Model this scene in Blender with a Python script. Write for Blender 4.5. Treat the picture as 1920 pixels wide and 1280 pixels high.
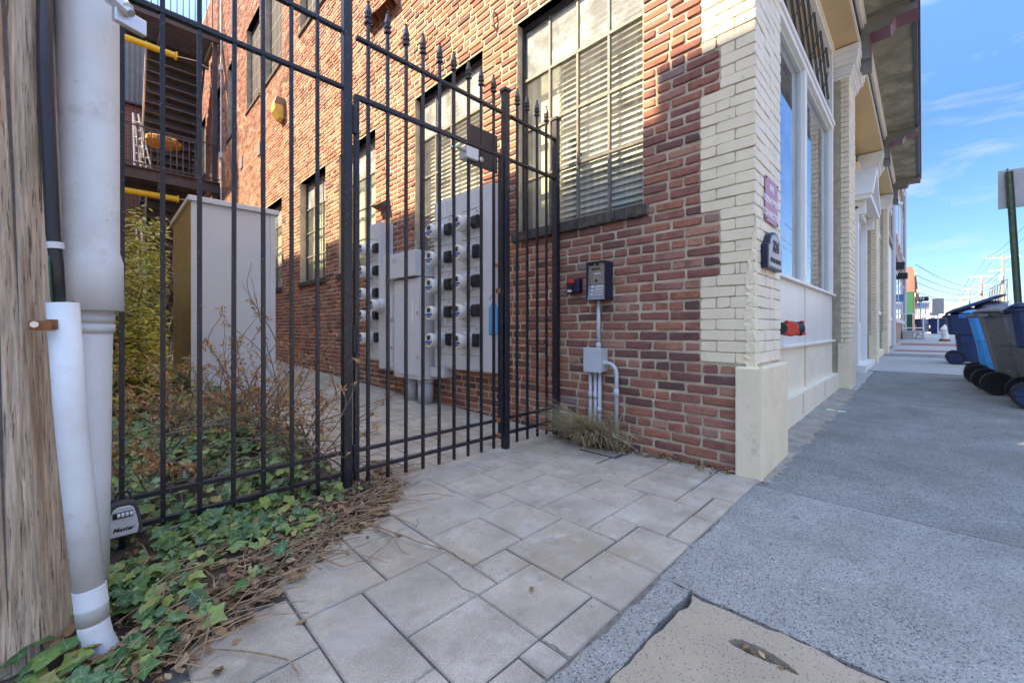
import bpy, bmesh, math, random
from mathutils import Vector, Matrix
from math import radians, sin, cos, pi, sqrt, tan, atan2
random.seed(7)
R = random.Random(11)
for o in list(bpy.data.objects): bpy.data.objects.remove(o)
scene = bpy.context.scene
COL = scene.collection

# ------------------------------------------------------------------ camera
CAM_H = 0.85
cam_d = bpy.data.cameras.new('camera'); cam = bpy.data.objects.new('camera', cam_d); COL.objects.link(cam)
cam.location = (0, 0, CAM_H); cam.rotation_euler = (radians(90), 0, radians(-45))
cam_d.sensor_width = 36.0; cam_d.lens = 36.0*770/1920; cam_d.shift_y = -24/1920
cam_d.clip_start = 0.02; cam_d.clip_end = 3000
scene.camera = cam

# ------------------------------------------------------------------ sun and sky
SUN_EL, SUN_AZ = radians(48), radians(30)          # azimuth measured from -X towards +Y
to_sun = Vector((-cos(SUN_EL)*cos(SUN_AZ), cos(SUN_EL)*sin(SUN_AZ), sin(SUN_EL)))
sd = bpy.data.lights.new('sun', 'SUN'); sd.energy = 2.05; sd.angle = radians(0.55); sd.color = (1.0, 0.9, 0.76)
so = bpy.data.objects.new('sun', sd); COL.objects.link(so); so.rotation_euler = (-to_sun).to_track_quat('-Z', 'Y').to_euler()
so.location = (-8, 6, 14)
world = bpy.data.worlds.new('World'); scene.world = world; world.use_nodes = True
wn = world.node_tree; wn.nodes.clear()
def wnode(t, **k):
    n = wn.nodes.new(t)
    for a, b in k.items(): setattr(n, a, b)
    return n
sky = wnode('ShaderNodeTexSky', sky_type='NISHITA', sun_disc=False, sun_elevation=SUN_EL,
            sun_rotation=atan2(to_sun.x, to_sun.y), altitude=200, air_density=1.0, dust_density=0.15, ozone_density=3.0)
tcw = wnode('ShaderNodeTexCoord'); mp = wnode('ShaderNodeMapping')
mp.inputs['Rotation'].default_value = (0, radians(14), radians(-52)); mp.inputs['Scale'].default_value = (1.2, 4.0, 13.0)
n1 = wnode('ShaderNodeTexNoise'); n1.inputs['Scale'].default_value = 1.6; n1.inputs['Detail'].default_value = 9; n1.inputs['Roughness'].default_value = .62; n1.inputs['Distortion'].default_value = .35
rp = wnode('ShaderNodeValToRGB'); rp.color_ramp.elements[0].position = .545; rp.color_ramp.elements[1].position = .86
mxw = wnode('ShaderNodeMix', data_type='RGBA'); mxw.inputs[7].default_value = (.55, .70, .88, 1)
cm = wnode('ShaderNodeMath', operation='MULTIPLY'); cm.inputs[1].default_value = .8
bg = wnode('ShaderNodeBackground'); bg.inputs['Strength'].default_value = 0.15
ow = wnode('ShaderNodeOutputWorld')
wl = wn.links.new
wl(tcw.outputs['Generated'], mp.inputs['Vector']); wl(mp.outputs['Vector'], n1.inputs['Vector']); wl(n1.outputs['Fac'], rp.inputs['Fac'])
wl(rp.outputs['Color'], cm.inputs[0]); wl(cm.outputs[0], mxw.inputs[0]); 
sz = wnode('ShaderNodeSeparateXYZ'); wl(tcw.outputs['Generated'], sz.inputs[0])
rz_ = wnode('ShaderNodeValToRGB'); ez = rz_.color_ramp.elements
for _ in range(3): ez.new(.5)
for i_, (p_, c_) in enumerate([(0, (.085, .115, .18)), (.15, (.07, .125, .21)), (.35, (.075, .145, .26)), (.48, (.12, .22, .38)), (.68, (1, 1, 1))]): ez[i_].position = p_; ez[i_].color = (*c_, 1)
mz = wnode('ShaderNodeMix', data_type='RGBA', blend_type='MULTIPLY'); mz.inputs[0].default_value = 1
wl(sz.outputs['Z'], rz_.inputs[0]); wl(sky.outputs['Color'], mz.inputs[6]); wl(rz_.outputs['Color'], mz.inputs[7]); wl(mz.outputs[2], mxw.inputs[6])
wl(mxw.outputs[2], bg.inputs['Color']); wl(bg.outputs[0], ow.inputs['Surface'])
vs = scene.view_settings
vs.view_transform = 'Standard'; vs.look = 'None'; vs.exposure = 3.2; vs.gamma = 1.0; vs.use_white_balance = True; vs.white_balance_temperature = 9000; vs.use_curve_mapping = False

# ------------------------------------------------------------------ helpers
ROOT = {}
def setp(o, label=None, cat=None, group=None, kind=None):
    if label: o['label'] = label
    if cat: o['category'] = cat
    if group: o['group'] = group
    if kind: o['kind'] = kind
    return o
def thing(name, label, cat, loc=(0, 0, 0), rz=0, group=None, kind=None):
    o = bpy.data.objects.new(name, None); COL.objects.link(o); o.empty_display_size = .1
    o.location = loc; o.rotation_euler = (0, 0, rz); ROOT[o] = Vector(loc)
    return setp(o, label, cat, group, kind)
class MB:
    def __init__(s): s.v = []; s.f = []; s.a = []; s.m = []
    def add(s, vs, fs, a=None, m=0):
        n = len(s.v); s.v += [tuple(p) for p in vs]
        for f in fs: s.f.append([i+n for i in f]); s.m.append(m)
        s.a += [0.0 if a is None else a]*len(vs)
        return s
    def box(s, x0, x1, y0, y1, z0, z1, a=None, m=0):
        return s.add([(x0,y0,z0),(x1,y0,z0),(x1,y1,z0),(x0,y1,z0),(x0,y0,z1),(x1,y0,z1),(x1,y1,z1),(x0,y1,z1)],
                     [(0,3,2,1),(4,5,6,7),(0,1,5,4),(1,2,6,5),(2,3,7,6),(3,0,4,7)], a, m)
    def cbox(s, c, size, mat=None, a=None, m=0):
        hx, hy, hz = size[0]/2, size[1]/2, size[2]/2
        pts = [Vector((i*hx, j*hy, k*hz)) for k in (-1, 1) for i, j in ((-1,-1),(1,-1),(1,1),(-1,1))]
        if mat is not None: pts = [mat @ p for p in pts]
        c = Vector(c)
        return s.add([p+c for p in pts], [(0,3,2,1),(4,5,6,7),(0,1,5,4),(1,2,6,5),(2,3,7,6),(3,0,4,7)], a, m)
    def tube(s, pts, rad, n=8, cap=True, a=None, m=0):
        pts = [Vector(p) for p in pts]; k = len(pts)
        if not isinstance(rad, (list, tuple)): rad = [rad]*k
        vs = []; fs = []; up = None
        for i, p in enumerate(pts):
            d = (pts[min(i+1, k-1)]-pts[max(i-1, 0)])
            d = d.normalized() if d.length > 1e-9 else Vector((0, 0, 1))
            if up is None:
                up = Vector((0, 0, 1)) if abs(d.z) < .9 else Vector((1, 0, 0))
            u = (up-d*up.dot(d)); u = u.normalized() if u.length > 1e-6 else d.orthogonal().normalized()
            w = d.cross(u); up = u
            for j in range(n):
                t = 2*pi*j/n; vs.append(p+(u*cos(t)+w*sin(t))*rad[i])
        for i in range(k-1):
            for j in range(n):
                b = i*n; fs.append((b+j, b+(j+1) % n, b+n+(j+1) % n, b+n+j))
        if cap and n > 2: fs.append(tuple(range(n))[::-1]); fs.append(tuple((k-1)*n+j for j in range(n)))
        return s.add(vs, fs, a, m)
    def lathe(s, prof, c=(0, 0, 0), axis='z', n=20, a=None, m=0, cap=True):
        vs = []; fs = []
        for r, h in prof:
            for j in range(n):
                t = 2*pi*j/n; p = (r*cos(t), r*sin(t), h)
                if axis == 'x': p = (p[2], p[0], p[1])
                elif axis == '-x': p = (-p[2], p[1], p[0])
                elif axis == 'y': p = (p[1], p[2], p[0])
                elif axis == '-y': p = (p[0], -p[2], p[1])
                vs.append((p[0]+c[0], p[1]+c[1], p[2]+c[2]))
        for i in range(len(prof)-1):
            for j in range(n):
                b = i*n; fs.append((b+j, b+(j+1) % n, b+n+(j+1) % n, b+n+j))
        if cap: fs.append(tuple(range(n))[::-1]); fs.append(tuple((len(prof)-1)*n+j for j in range(n)))
        return s.add(vs, fs, a, m)
    def prism(s, poly, d0, d1, axis='z', a=None, m=0):
        n = len(poly)
        def P(u, v, w):
            return {'z': (u, v, w), 'x': (w, u, v), 'y': (u, w, v)}[axis]
        vs = [P(u, v, d0) for u, v in poly]+[P(u, v, d1) for u, v in poly]
        fs = [tuple(range(n))[::-1], tuple(range(n, 2*n))]+[(i, (i+1) % n, n+(i+1) % n, n+i) for i in range(n)]
        return s.add(vs, fs, a, m)
    def mesh(s, name, off=(0, 0, 0), mats=(), smooth=False, attr=None):
        me = bpy.data.meshes.new(name); ox, oy, oz = off
        me.from_pydata([(x-ox, y-oy, z-oz) for x, y, z in s.v], [], s.f)
        if attr:
            at = me.attributes.new(attr, 'FLOAT', 'POINT'); at.data.foreach_set('value', s.a)
        for m in mats: me.materials.append(m)
        if len(mats) > 1: me.polygons.foreach_set('material_index', s.m)
        if smooth: me.polygons.foreach_set('use_smooth', [True]*len(me.polygons))
        me.update(); return me
    def obj(s, name, mat, parent=None, smooth=False, attr=None, bev=0, local=False, fix=True, seg=2):
        mats = mat if isinstance(mat, (list, tuple)) else (mat,)
        r = parent
        while r is not None and r.parent is not None: r = r.parent
        off = (0, 0, 0) if (local or r is None) else ROOT.get(r, Vector())
        me = s.mesh(name, off, mats, smooth, attr)
        if fix:
            bm = bmesh.new(); bm.from_mesh(me); bmesh.ops.recalc_face_normals(bm, faces=bm.faces); bm.to_mesh(me); bm.free()
        o = bpy.data.objects.new(name, me); COL.objects.link(o); o.parent = parent
        if bev:
            b = o.modifiers.new('bevel', 'BEVEL'); b.width = bev; b.segments = seg; b.limit_method = 'ANGLE'
        return o
def inst(name, me, parent, loc, rot=(0, 0, 0), scale=(1, 1, 1)):
    o = bpy.data.objects.new(name, me); COL.objects.link(o); o.parent = parent
    r = parent
    while r is not None and r.parent is not None: r = r.parent
    o.location = Vector(loc)-(ROOT.get(r, Vector()) if r is not None else Vector())
    o.rotation_euler = rot; o.scale = scale; return o
def text_mesh(body, size, mat, parent, origin, ux, uy, align='CENTER', depth=.002, name='lettering', bold=0, shear=0, local=False):
    cu = bpy.data.curves.new('t', 'FONT'); cu.body = body; cu.size = size; cu.align_x = align; cu.extrude = depth; cu.offset = bold; cu.shear = shear
    cu.resolution_u = 3
    t = bpy.data.objects.new('t', cu); COL.objects.link(t)
    dg = bpy.context.evaluated_depsgraph_get(); me = bpy.data.meshes.new_from_object(t.evaluated_get(dg))
    bpy.data.objects.remove(t); me.materials.clear(); me.materials.append(mat)
    ux = Vector(ux).normalized(); uy = Vector(uy).normalized(); uz = ux.cross(uy)
    r = parent
    while r is not None and r.parent is not None: r = r.parent
    o0 = Vector(origin)-(Vector() if (local or r is None) else ROOT.get(r, Vector()))
    for v in me.vertices: c = v.co.copy(); v.co = o0+ux*c.x+uy*c.y+uz*c.z
    o = bpy.data.objects.new(name, me); COL.objects.link(o); o.parent = parent; return o
def copy_tree(o, parent=None):
    c = o.copy(); COL.objects.link(c); c.parent = parent
    for ch in list(o.children): copy_tree(ch, c)
    return c
def st(x): return .013*max(0.0, x-2.6) if x < 90 else .013*87.4        # street rises gently along +X
def al(y): return .024*max(0.0, y-2.3)                                 # alley rises gently along +Y
def pj(x, y, z):                                                       # where a world point falls in the photo
    s = x+y
    if s <= .02: return None
    return 960+770*(x-y)/s, 616-770*sqrt(2)*(z-CAM_H)/s

# ------------------------------------------------------------------ materials
def M(name, col, rough=.6, metal=0.0, var=.18, vs=5.0, bump=0.0, bs=60.0, stain=None, speck=None, stretch=None, spec=.4, fine=.0, attr=None, obrand=False, ramp=None, coat=0, alpha_tr=None):
    m = bpy.data.materials.new(name); m.use_nodes = True; nt = m.node_tree; N = nt.nodes; L = nt.links.new
    b = N['Principled BSDF']; b.inputs['Roughness'].default_value = rough; b.inputs['Metallic'].default_value = metal
    b.inputs['Specular IOR Level'].default_value = spec; b.inputs['Coat Weight'].default_value = coat
    g = N.new('ShaderNodeNewGeometry'); vec = g.outputs['Position']
    if stretch:
        mp = N.new('ShaderNodeMapping'); mp.inputs['Scale'].default_value = stretch; L(vec, mp.inputs['Vector']); vec = mp.outputs['Vector']
    def noise(scale, det=5, ro=.6):
        n = N.new('ShaderNodeTexNoise'); n.inputs['Scale'].default_value = scale; n.inputs['Detail'].default_value = det; n.inputs['Roughness'].default_value = ro
        L(vec, n.inputs['Vector']); return n.outputs['Fac']
    def mix(f, a, bcol, bt='MIX'):
        x = N.new('ShaderNodeMix'); x.data_type = 'RGBA'; x.blend_type = bt
        for sock, val in ((x.inputs[0], f), (x.inputs[6], a), (x.inputs[7], bcol)):
            if hasattr(val, 'is_linked') or hasattr(val, 'links'): L(val, sock)
            elif isinstance(val, (int, float)): sock.default_value = val
            else: sock.default_value = (val[0], val[1], val[2], 1)
        return x.outputs[2]
    def rmp(f, p0, p1):
        r = N.new('ShaderNodeMapRange'); r.inputs[1].default_value = p0; r.inputs[2].default_value = p1; L(f, r.inputs[0]); return r.outputs[0]
    n1 = noise(vs)
    c0 = [max(0, c*(1-var)) for c in col]; c1 = [min(1, c*(1+var)) for c in col]
    if ramp:
        r = N.new('ShaderNodeValToRGB'); e = r.color_ramp.elements
        while len(e) < len(ramp): e.new(.5)
        for i, (p, c) in enumerate(ramp): e[i].position = p; e[i].color = (*c, 1)
        r.color_ramp.interpolation = 'LINEAR'
        if attr:
            an = N.new('ShaderNodeAttribute'); an.attribute_name = attr; L(an.outputs['Fac'], r.inputs[0])
        elif obrand:
            oi = N.new('ShaderNodeObjectInfo'); L(oi.outputs['Random'], r.inputs[0])
        cc = mix(rmp(n1, .3, .7), r.outputs[0], [1-var]*3, 'MULTIPLY')
    else:
        cc = mix(rmp(n1, .3, .7), c0, c1)
    if fine: cc = mix(fine, cc, [0, 0, 0]) if False else mix(rmp(noise(bs*2.2, 3), .42, .62), cc, [1-fine]*3, 'MULTIPLY')
    for sset in (stain or []):
        sc, p0, p1, scol, amt = sset
        f = rmp(noise(sc, 6, .65), p0, p1); mm = N.new('ShaderNodeMath'); mm.operation = 'MULTIPLY'; mm.inputs[1].default_value = amt; mm.use_clamp = True; L(f, mm.inputs[0])
        cc = mix(mm.outputs[0], cc, scol)
    if speck:
        sc, th, scol = speck
        v = N.new('ShaderNodeTexVoronoi'); v.inputs['Scale'].default_value = sc; L(vec, v.inputs['Vector'])
        f = rmp(v.outputs['Distance'], th, th*.6); cc = mix(f, cc, scol)
    L(cc, b.inputs['Base Color'])
    if bump:
        bn = N.new('ShaderNodeBump'); bn.inputs['Strength'].default_value = bump; bn.inputs['Distance'].default_value = .004
        L(noise(bs, 6, .7), bn.inputs['Height']); L(bn.outputs[0], b.inputs['Normal'])
    return m
BR = [(0, (.14, .075, .072)), (.15, (.25, .105, .09)), (.4, (.34, .135, .10)), (.62, (.42, .165, .105)), (.8, (.37, .18, .145)), (.93, (.50, .235, .145)), (1, (.30, .19, .19))]
stn = [(9, .52, .72, (.07, .04, .045), .65), (1.3, .5, .7, (.20, .10, .09), .35), (4, .6, .8, (.5, .38, .31), .35), (60, .62, .72, (.09, .05, .05), .6)]
m_brick = M('brick_red', (.3, .1, .07), .85, ramp=BR, attr='rnd', var=.28, vs=40, bump=.8, bs=90, stain=stn, spec=.2)
m_brick_o = M('brick_red_single', (.3, .1, .07), .85, ramp=BR, obrand=True, var=.28, vs=40, bump=.8, bs=90, stain=stn, spec=.2)
m_mortar = M('mortar', (.50, .41, .30), .95, var=.22, vs=9, bump=.8, bs=150, spec=.15, stain=[(3, .5, .72, (.25, .19, .15), .55), (25, .6, .7, (.2, .16, .13), .5)])
m_cream = M('cream_paint', (.745, .635, .46), .6, var=.06, vs=5, bump=.35, bs=70, stain=[(14, .60, .75, (.33, .28, .2), .5), (2.2, .55, .75, (.48, .41, .31), .5)], spec=.3)
m_creamst = M('cream_street_paint', (.76, .675, .545), .55, var=.05, vs=3, bump=.25, bs=60, stain=[(10, .6, .75, (.38, .33, .26), .45), (1.6, .55, .75, (.52, .46, .38), .5)], spec=.3)
m_chip = M('chipped_render', (.50, .43, .32), .9, var=.3, vs=20, bump=1.0, bs=45, spec=.2)
m_creamj = M('painted_joint', (.44, .37, .27), .8, var=.2, vs=12)
m_white = M('white_trim', (.76, .74, .70), .45, var=.05, vs=2, bump=.08, bs=40)
m_tan = M('tan_soffit', (.60, .44, .25), .6, var=.08, vs=3)
m_panel = M('panel_white', (.66, .65, .63), .35, var=.06, vs=2.5, stretch=(1, 1, .35), stain=[(6, .58, .8, (.5, .46, .42), .4)])
m_soff = M('eave_soffit', (.22, .215, .17), .7, var=.3, vs=2.2, bump=.2, bs=20, stain=[(2.6, .5, .62, (.38, .35, .27), .8)])
m_brk = M('bracket_grey', (.19, .195, .185), .55, var=.15)
m_purple = M('bracket_edge', (.17, .06, .08), .4, var=.2)
m_gutter = M('gutter_dark', (.05, .05, .065), .35, var=.2)
m_iron = M('iron_paint', (.006, .008, .018), .38, var=.4, vs=14, bump=.25, bs=80, spec=.55, speck=(55, .16, (.17, .18, .20)), stain=[(26, .66, .76, (.13, .14, .16), .55), (7, .68, .8, (.10, .045, .02), .5)])
m_rust = M('rust', (.25, .10, .045), .9, var=.4, vs=25, bump=.5, bs=80)
m_grey = M('grey_enamel', (.60, .62, .64), .4, var=.05, vs=2, bump=.04, bs=30, stain=[(7, .62, .8, (.28, .28, .29), .35)])
m_greyl = M('grey_cabinet', (.59, .615, .635), .35, var=.04, vs=2, speck=(40, .1, (.3, .3, .3)))
m_greyp = M('grey_conduit', (.46, .49, .53), .4, var=.05, vs=3)
m_black = M('black_plastic', (.02, .02, .024), .4, var=.2)
m_navy = M('navy_housing', (.014, .02, .045), .35, var=.2, bump=.1)
m_steel = M('brushed_steel', (.48, .46, .42), .42, metal=.85, var=.08, vs=30, stretch=(1, 1, 12))
m_shrub_sheen = M('shrub_sheen_side', (.50, .40, .15), .3, metal=.7, var=.2, vs=3, stretch=(1, 1, 6))  # golden tone is the yellow shrubs' reflection painted onto the cabinet side
m_pvc = M('pvc_white', (.61, .645, .68), .42, var=.07, vs=2, stain=[(3, .5, .7, (.42, .41, .39), .6), (28, .66, .72, (.22, .22, .22), .55), (9, .6, .7, (.40, .38, .34), .5)], spec=.4, bump=.05, bs=40)
m_pvcg = M('pvc_grey', (.53, .55, .57), .4, var=.05, vs=3, stain=[(30, .7, .76, (.2, .2, .2), .6)])
m_wood = M('weathered_pole', (.58, .46, .36), .9, var=.45, vs=9, stretch=(14, 14, .55), bump=1.0, bs=14, stain=[(.55, .52, .64, (.27, .14, .07), .75), (2.6, .56, .66, (.52, .46, .41), .8), (7, .60, .63, (.09, .065, .055), .8), (17, .60, .64, (.12, .09, .08), .7)], spec=.2)
m_conc = M('concrete', (.38, .365, .35), .9, var=.1, vs=3, bump=.4, bs=120, fine=.15, stain=[(1.5, .5, .75, (.34, .32, .30), .5)])
m_tanconc = M('tan_concrete', (.42, .33, .245), .95, var=.1, vs=4, bump=.7, bs=180, fine=.25, speck=(95, .27, (.16, .14, .14)), stain=[(2.5, .5, .75, (.36, .29, .23), .5)])
m_paver = M('stamped_paver', (.45, .375, .305), .85, var=.30, vs=5.5, bump=.9, bs=110, fine=.28, stain=[(1.7, .48, .62, (.34, .26, .19), .8), (11, .52, .66, (.26, .225, .195), .6), (7, .56, .70, (.53, .47, .415), .6), (2.8, .55, .68, (.38, .35, .33), .6), (120, .69, .74, (.1, .09, .09), .8)])
m_joint = M('dark_joint', (.10, .092, .088), .95, var=.3, vs=30, bump=.6)
m_asph = M('asphalt', (.10, .10, .105), .9, var=.2, vs=3, bump=.5, bs=150)
m_soil = M('soil', (.07, .05, .038), .95, var=.4, vs=18, bump=1.0, bs=40)
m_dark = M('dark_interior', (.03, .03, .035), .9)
m_room = M('room_wall', (.30, .29, .27), .9, var=.05)
m_blind = M('blind_cream', (.76, .75, .71), .5, var=.04)
m_shade = M('roller_shade', (.72, .71, .62), .8, var=.08, vs=3)
m_wframe = M('steel_window_frame', (.035, .037, .042), .5, var=.4, vs=12, stain=[(15, .6, .75, (.25, .23, .19), .5)])
m_wframel = M('steel_window_bar', (.17, .155, .135), .6, var=.35, vs=15)
m_red = M('red_cap', (.55, .045, .03), .45, var=.15, vs=20)
m_brass = M('dark_green_pipe', (.03, .055, .055), .4, metal=.3, var=.3)
m_sign = M('sign_plum', (.46, .24, .33), .5, var=.12, vs=8)
m_wtxt = M('white_letters', (.8, .78, .78), .5, var=.03)
m_btxt = M('black_letters', (.015, .015, .02), .5, var=.03)
m_plq = M('plaque_face', (.42, .40, .42), .5, var=.1)
m_mwhite = M('meter_white', (.74, .73, .68), .15, var=.03, coat=.5)
m_blue = M('meter_label_blue', (.05, .13, .45), .4)
m_lcd = M('meter_display', (.05, .05, .045), .2)
m_ltblue = M('light_blue_plastic', (.06, .33, .62), .4, var=.1)
m_yel = M('yellow_tube', (.75, .50, .04), .4, var=.1)
m_metbrown = M('brown_steel', (.075, .06, .06), .5, var=.3, vs=4)
m_alu = M('aluminium', (.65, .66, .68), .35, metal=.6, var=.1)
m_corr = M('corrugated_grey', (.16, .17, .17), .5, var=.15)
m_clay = M('umbrella_orange', (.55, .28, .08), .8, var=.2)
m_green = M('green_paint', (.012, .10, .05), .5, var=.12, vs=3)
m_greenpost = M('green_post', (.075, .11, .075), .6, metal=.3, var=.3, vs=20, stain=[(18, .6, .7, (.22, .2, .17), .5)])
m_signback = M('sign_back', (.36, .35, .34), .5, metal=.2, var=.12, vs=6)
def glass(name, tint, refl, dirt_sheen, dcol=(.5, .52, .52), rough=.03):  # diffuse share holds dirt, and on some panes a painted sky reflection
    m = bpy.data.materials.new(name); m.use_nodes = True; nt = m.node_tree; N = nt.nodes; L = nt.links.new; N.clear()
    out = N.new('ShaderNodeOutputMaterial'); tr = N.new('ShaderNodeBsdfTransparent'); tr.inputs[0].default_value = (*tint, 1)
    gl = N.new('ShaderNodeBsdfGlossy'); gl.inputs['Roughness'].default_value = rough; gl.inputs[0].default_value = (.95, .97, 1, 1)
    df = N.new('ShaderNodeBsdfDiffuse'); df.inputs[0].default_value = (*dcol, 1)
    fr = N.new('ShaderNodeFresnel'); fr.inputs[0].default_value = 1.55
    ad = N.new('ShaderNodeMath'); ad.inputs[1].default_value = refl; ad.use_clamp = True; L(fr.outputs[0], ad.inputs[0])
    g = N.new('ShaderNodeNewGeometry'); ir = N.new('ShaderNodeMapRange'); ir.inputs[3].default_value = 1.5; ir.inputs[4].default_value = 1/1.5; L(g.outputs['Backfacing'], ir.inputs[0]); L(ir.outputs[0], fr.inputs[0])
    no = N.new('ShaderNodeTexNoise'); no.inputs['Scale'].default_value = 3.5; no.inputs['Detail'].default_value = 8; no.inputs['Roughness'].default_value = .7
    L(g.outputs['Position'], no.inputs['Vector'])
    r = N.new('ShaderNodeMapRange'); r.inputs[1].default_value = .42; r.inputs[2].default_value = .75; r.inputs[3].default_value = dirt_sheen*.25; r.inputs[4].default_value = dirt_sheen; L(no.outputs['Fac'], r.inputs[0])
    m1 = N.new('ShaderNodeMixShader'); L(r.outputs[0], m1.inputs[0]); L(tr.outputs[0], m1.inputs[1]); L(df.outputs[0], m1.inputs[2])
    m2 = N.new('ShaderNodeMixShader'); L(ad.outputs[0], m2.inputs[0]); L(m1.outputs[0], m2.inputs[1]); L(gl.outputs[0], m2.inputs[2])
    L(m2.outputs[0], out.inputs['Surface']); return m
m_glass = glass('old_window_glass', (.92, .95, .93), .02, .14)
m_glassd = glass('dusty_top_glass', (.8, .84, .84), .12, .75, (.66, .72, .76))
m_gstore = glass('storefront_glass', (.55, .62, .62), .18, .42, (.62, .68, .68), .01)  # pale diffuse share is a pale sky reflection put into the colour
def agg(name, cement, light, dark, scale):
    m = bpy.data.materials.new(name); m.use_nodes = True; nt = m.node_tree; N = nt.nodes; L = nt.links.new
    b = N['Principled BSDF']; b.inputs['Roughness'].default_value = .8; b.inputs['Specular IOR Level'].default_value = .3
    g = N.new('ShaderNodeNewGeometry'); v = N.new('ShaderNodeTexVoronoi'); v.inputs['Scale'].default_value = scale
    nd = N.new('ShaderNodeTexNoise'); nd.inputs['Scale'].default_value = scale*.7; nd.inputs['Detail'].default_value = 2
    L(g.outputs['Position'], nd.inputs['Vector'])
    va = N.new('ShaderNodeVectorMath'); va.operation = 'MULTIPLY_ADD'; va.inputs[1].default_value = (.012, .012, .012); L(nd.outputs['Color'], va.inputs[0]); L(g.outputs['Position'], va.inputs[2])
    L(va.outputs[0], v.inputs['Vector'])
    sp = N.new('ShaderNodeSeparateColor'); L(v.outputs['Color'], sp.inputs[0])
    r = N.new('ShaderNodeValToRGB'); e = r.color_ramp.elements
    for _ in range(3): e.new(.5)
    for i, (p, c) in enumerate([(0, dark), (.30, [x*1.5 for x in dark]), (.36, [x*.95 for x in cement]), (.62, light), (1, [x*.8 for x in cement])]): e[i].position = p; e[i].color = (*c, 1)
    L(sp.outputs[0], r.inputs[0])
    f = N.new('ShaderNodeMapRange'); f.inputs[1].default_value = .55; f.inputs[2].default_value = .3; L(v.outputs['Distance'], f.inputs[0])
    mx = N.new('ShaderNodeMix'); mx.data_type = 'RGBA'; mx.inputs[6].default_value = (*cement, 1); L(f.outputs[0], mx.inputs[0]); L(r.outputs[0], mx.inputs[7])
    n = N.new('ShaderNodeTexNoise'); n.inputs['Scale'].default_value = 1.9; n.inputs['Roughness'].default_value = .7; n.inputs['Detail'].default_value = 6; L(g.outputs['Position'], n.inputs['Vector'])
    mr = N.new('ShaderNodeMapRange'); mr.inputs[1].default_value = .35; mr.inputs[2].default_value = .7; mr.inputs[3].default_value = .72; mr.inputs[4].default_value = 1.16; L(n.outputs['Fac'], mr.inputs[0])
    mu = N.new('ShaderNodeMix'); mu.data_type = 'RGBA'; mu.blend_type = 'MULTIPLY'; mu.inputs[0].default_value = 1; L(mx.outputs[2], mu.inputs[6])
    cb = N.new('ShaderNodeCombineColor'); [L(mr.outputs[0], cb.inputs[i]) for i in range(3)]; L(cb.outputs[0], mu.inputs[7]); L(mu.outputs[2], b.inputs['Base Color'])
    gv = N.new('ShaderNodeTexVoronoi'); gv.inputs['Scale'].default_value = 2.6; L(g.outputs['Position'], gv.inputs['Vector'])
    gm = N.new('ShaderNodeMapRange'); gm.inputs[1].default_value = .055; gm.inputs[2].default_value = .035; gm.inputs[4].default_value = .6; L(gv.outputs['Distance'], gm.inputs[0])
    gx = N.new('ShaderNodeMix'); gx.data_type = 'RGBA'; gx.inputs[7].default_value = (.09, .085, .085, 1); L(gm.outputs[0], gx.inputs[0]); L(mu.outputs[2], gx.inputs[6])
    tn = N.new('ShaderNodeTexNoise'); tn.inputs['Scale'].default_value = .8; tn.inputs['Detail'].default_value = 7; tn.inputs['Roughness'].default_value = .75; L(g.outputs['Position'], tn.inputs['Vector'])
    tm = N.new('ShaderNodeMapRange'); tm.inputs[1].default_value = .5; tm.inputs[2].default_value = .68; tm.inputs[4].default_value = .45; L(tn.outputs['Fac'], tm.inputs[0])
    tx = N.new('ShaderNodeMix'); tx.data_type = 'RGBA'; tx.inputs[7].default_value = (*[c*.62 for c in cement], 1); L(tm.outputs[0], tx.inputs[0]); L(gx.outputs[2], tx.inputs[6]); L(tx.outputs[2], b.inputs['Base Color'])
    bp = N.new('ShaderNodeBump'); bp.inputs['Strength'].default_value = .5; bp.inputs['Distance'].default_value = .003; L(f.outputs[0], bp.inputs['Height']); L(bp.outputs[0], b.inputs['Normal'])
    return m
m_agg = agg('exposed_aggregate', (.29, .28, .265), (.50, .48, .455), (.045, .047, .055), 175)
m_agg2 = agg('darker_aggregate', (.225, .22, .21), (.40, .385, .37), (.035, .038, .048), 160)
# ================================================================== ground, street, sidewalk, paving
def grid_sheet(name, xs, ys, zf, mat, label=None):
    b = MB(); nx, ny = len(xs), len(ys)
    b.add([(x, y, zf(x, y)) for y in ys for x in xs], [(j*nx+i, j*nx+i+1, (j+1)*nx+i+1, (j+1)*nx+i) for j in range(ny-1) for i in range(nx-1)])
    o = b.obj(name, mat); setp(o, kind='structure', label=label); return o
grid_sheet('ground', [-900, -60, -10, 2.6, 20, 50, 90, 300, 900], [-900, -100, -30, -9.2, .6, 3, 20, 40, 100, 900],
           lambda x, y: st(x)-.22 if x > 2.6 else -.22, m_soil, 'bare earth far around the buildings')
road = grid_sheet('road', [-40, 2.6, 20, 50, 90, 400], [-8.6, -1.36], lambda x, y: st(x)-.13, m_asph, 'dark asphalt street beyond the sidewalk')
def slab(name, parent, poly, zf, th, mat, bev=0):
    b = MB(); n = len(poly)
    b.add([(x, y, zf(x, y)-th) for x, y in poly]+[(x, y, zf(x, y)) for x, y in poly],
          [tuple(range(n))[::-1], tuple(range(n, 2*n))]+[(i, (i+1) % n, n+(i+1) % n, n+i) for i in range(n)])
    return b.obj(name, mat, parent)
def jag(p, q, amp, step=.035, seed=1):
    r = random.Random(seed); p = Vector(p); q = Vector(q); n = max(2, int((q-p).length/step)); d = (q-p).normalized(); w = Vector((-d.y, d.x)); out = []; c = 0
    for i in range(n):
        c = c*.6+r.uniform(-amp, amp)
        out.append(tuple(p.lerp(q, i/n)+w*(c if i else 0)))
    return out
sf = lambda x, y: st(x)
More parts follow.
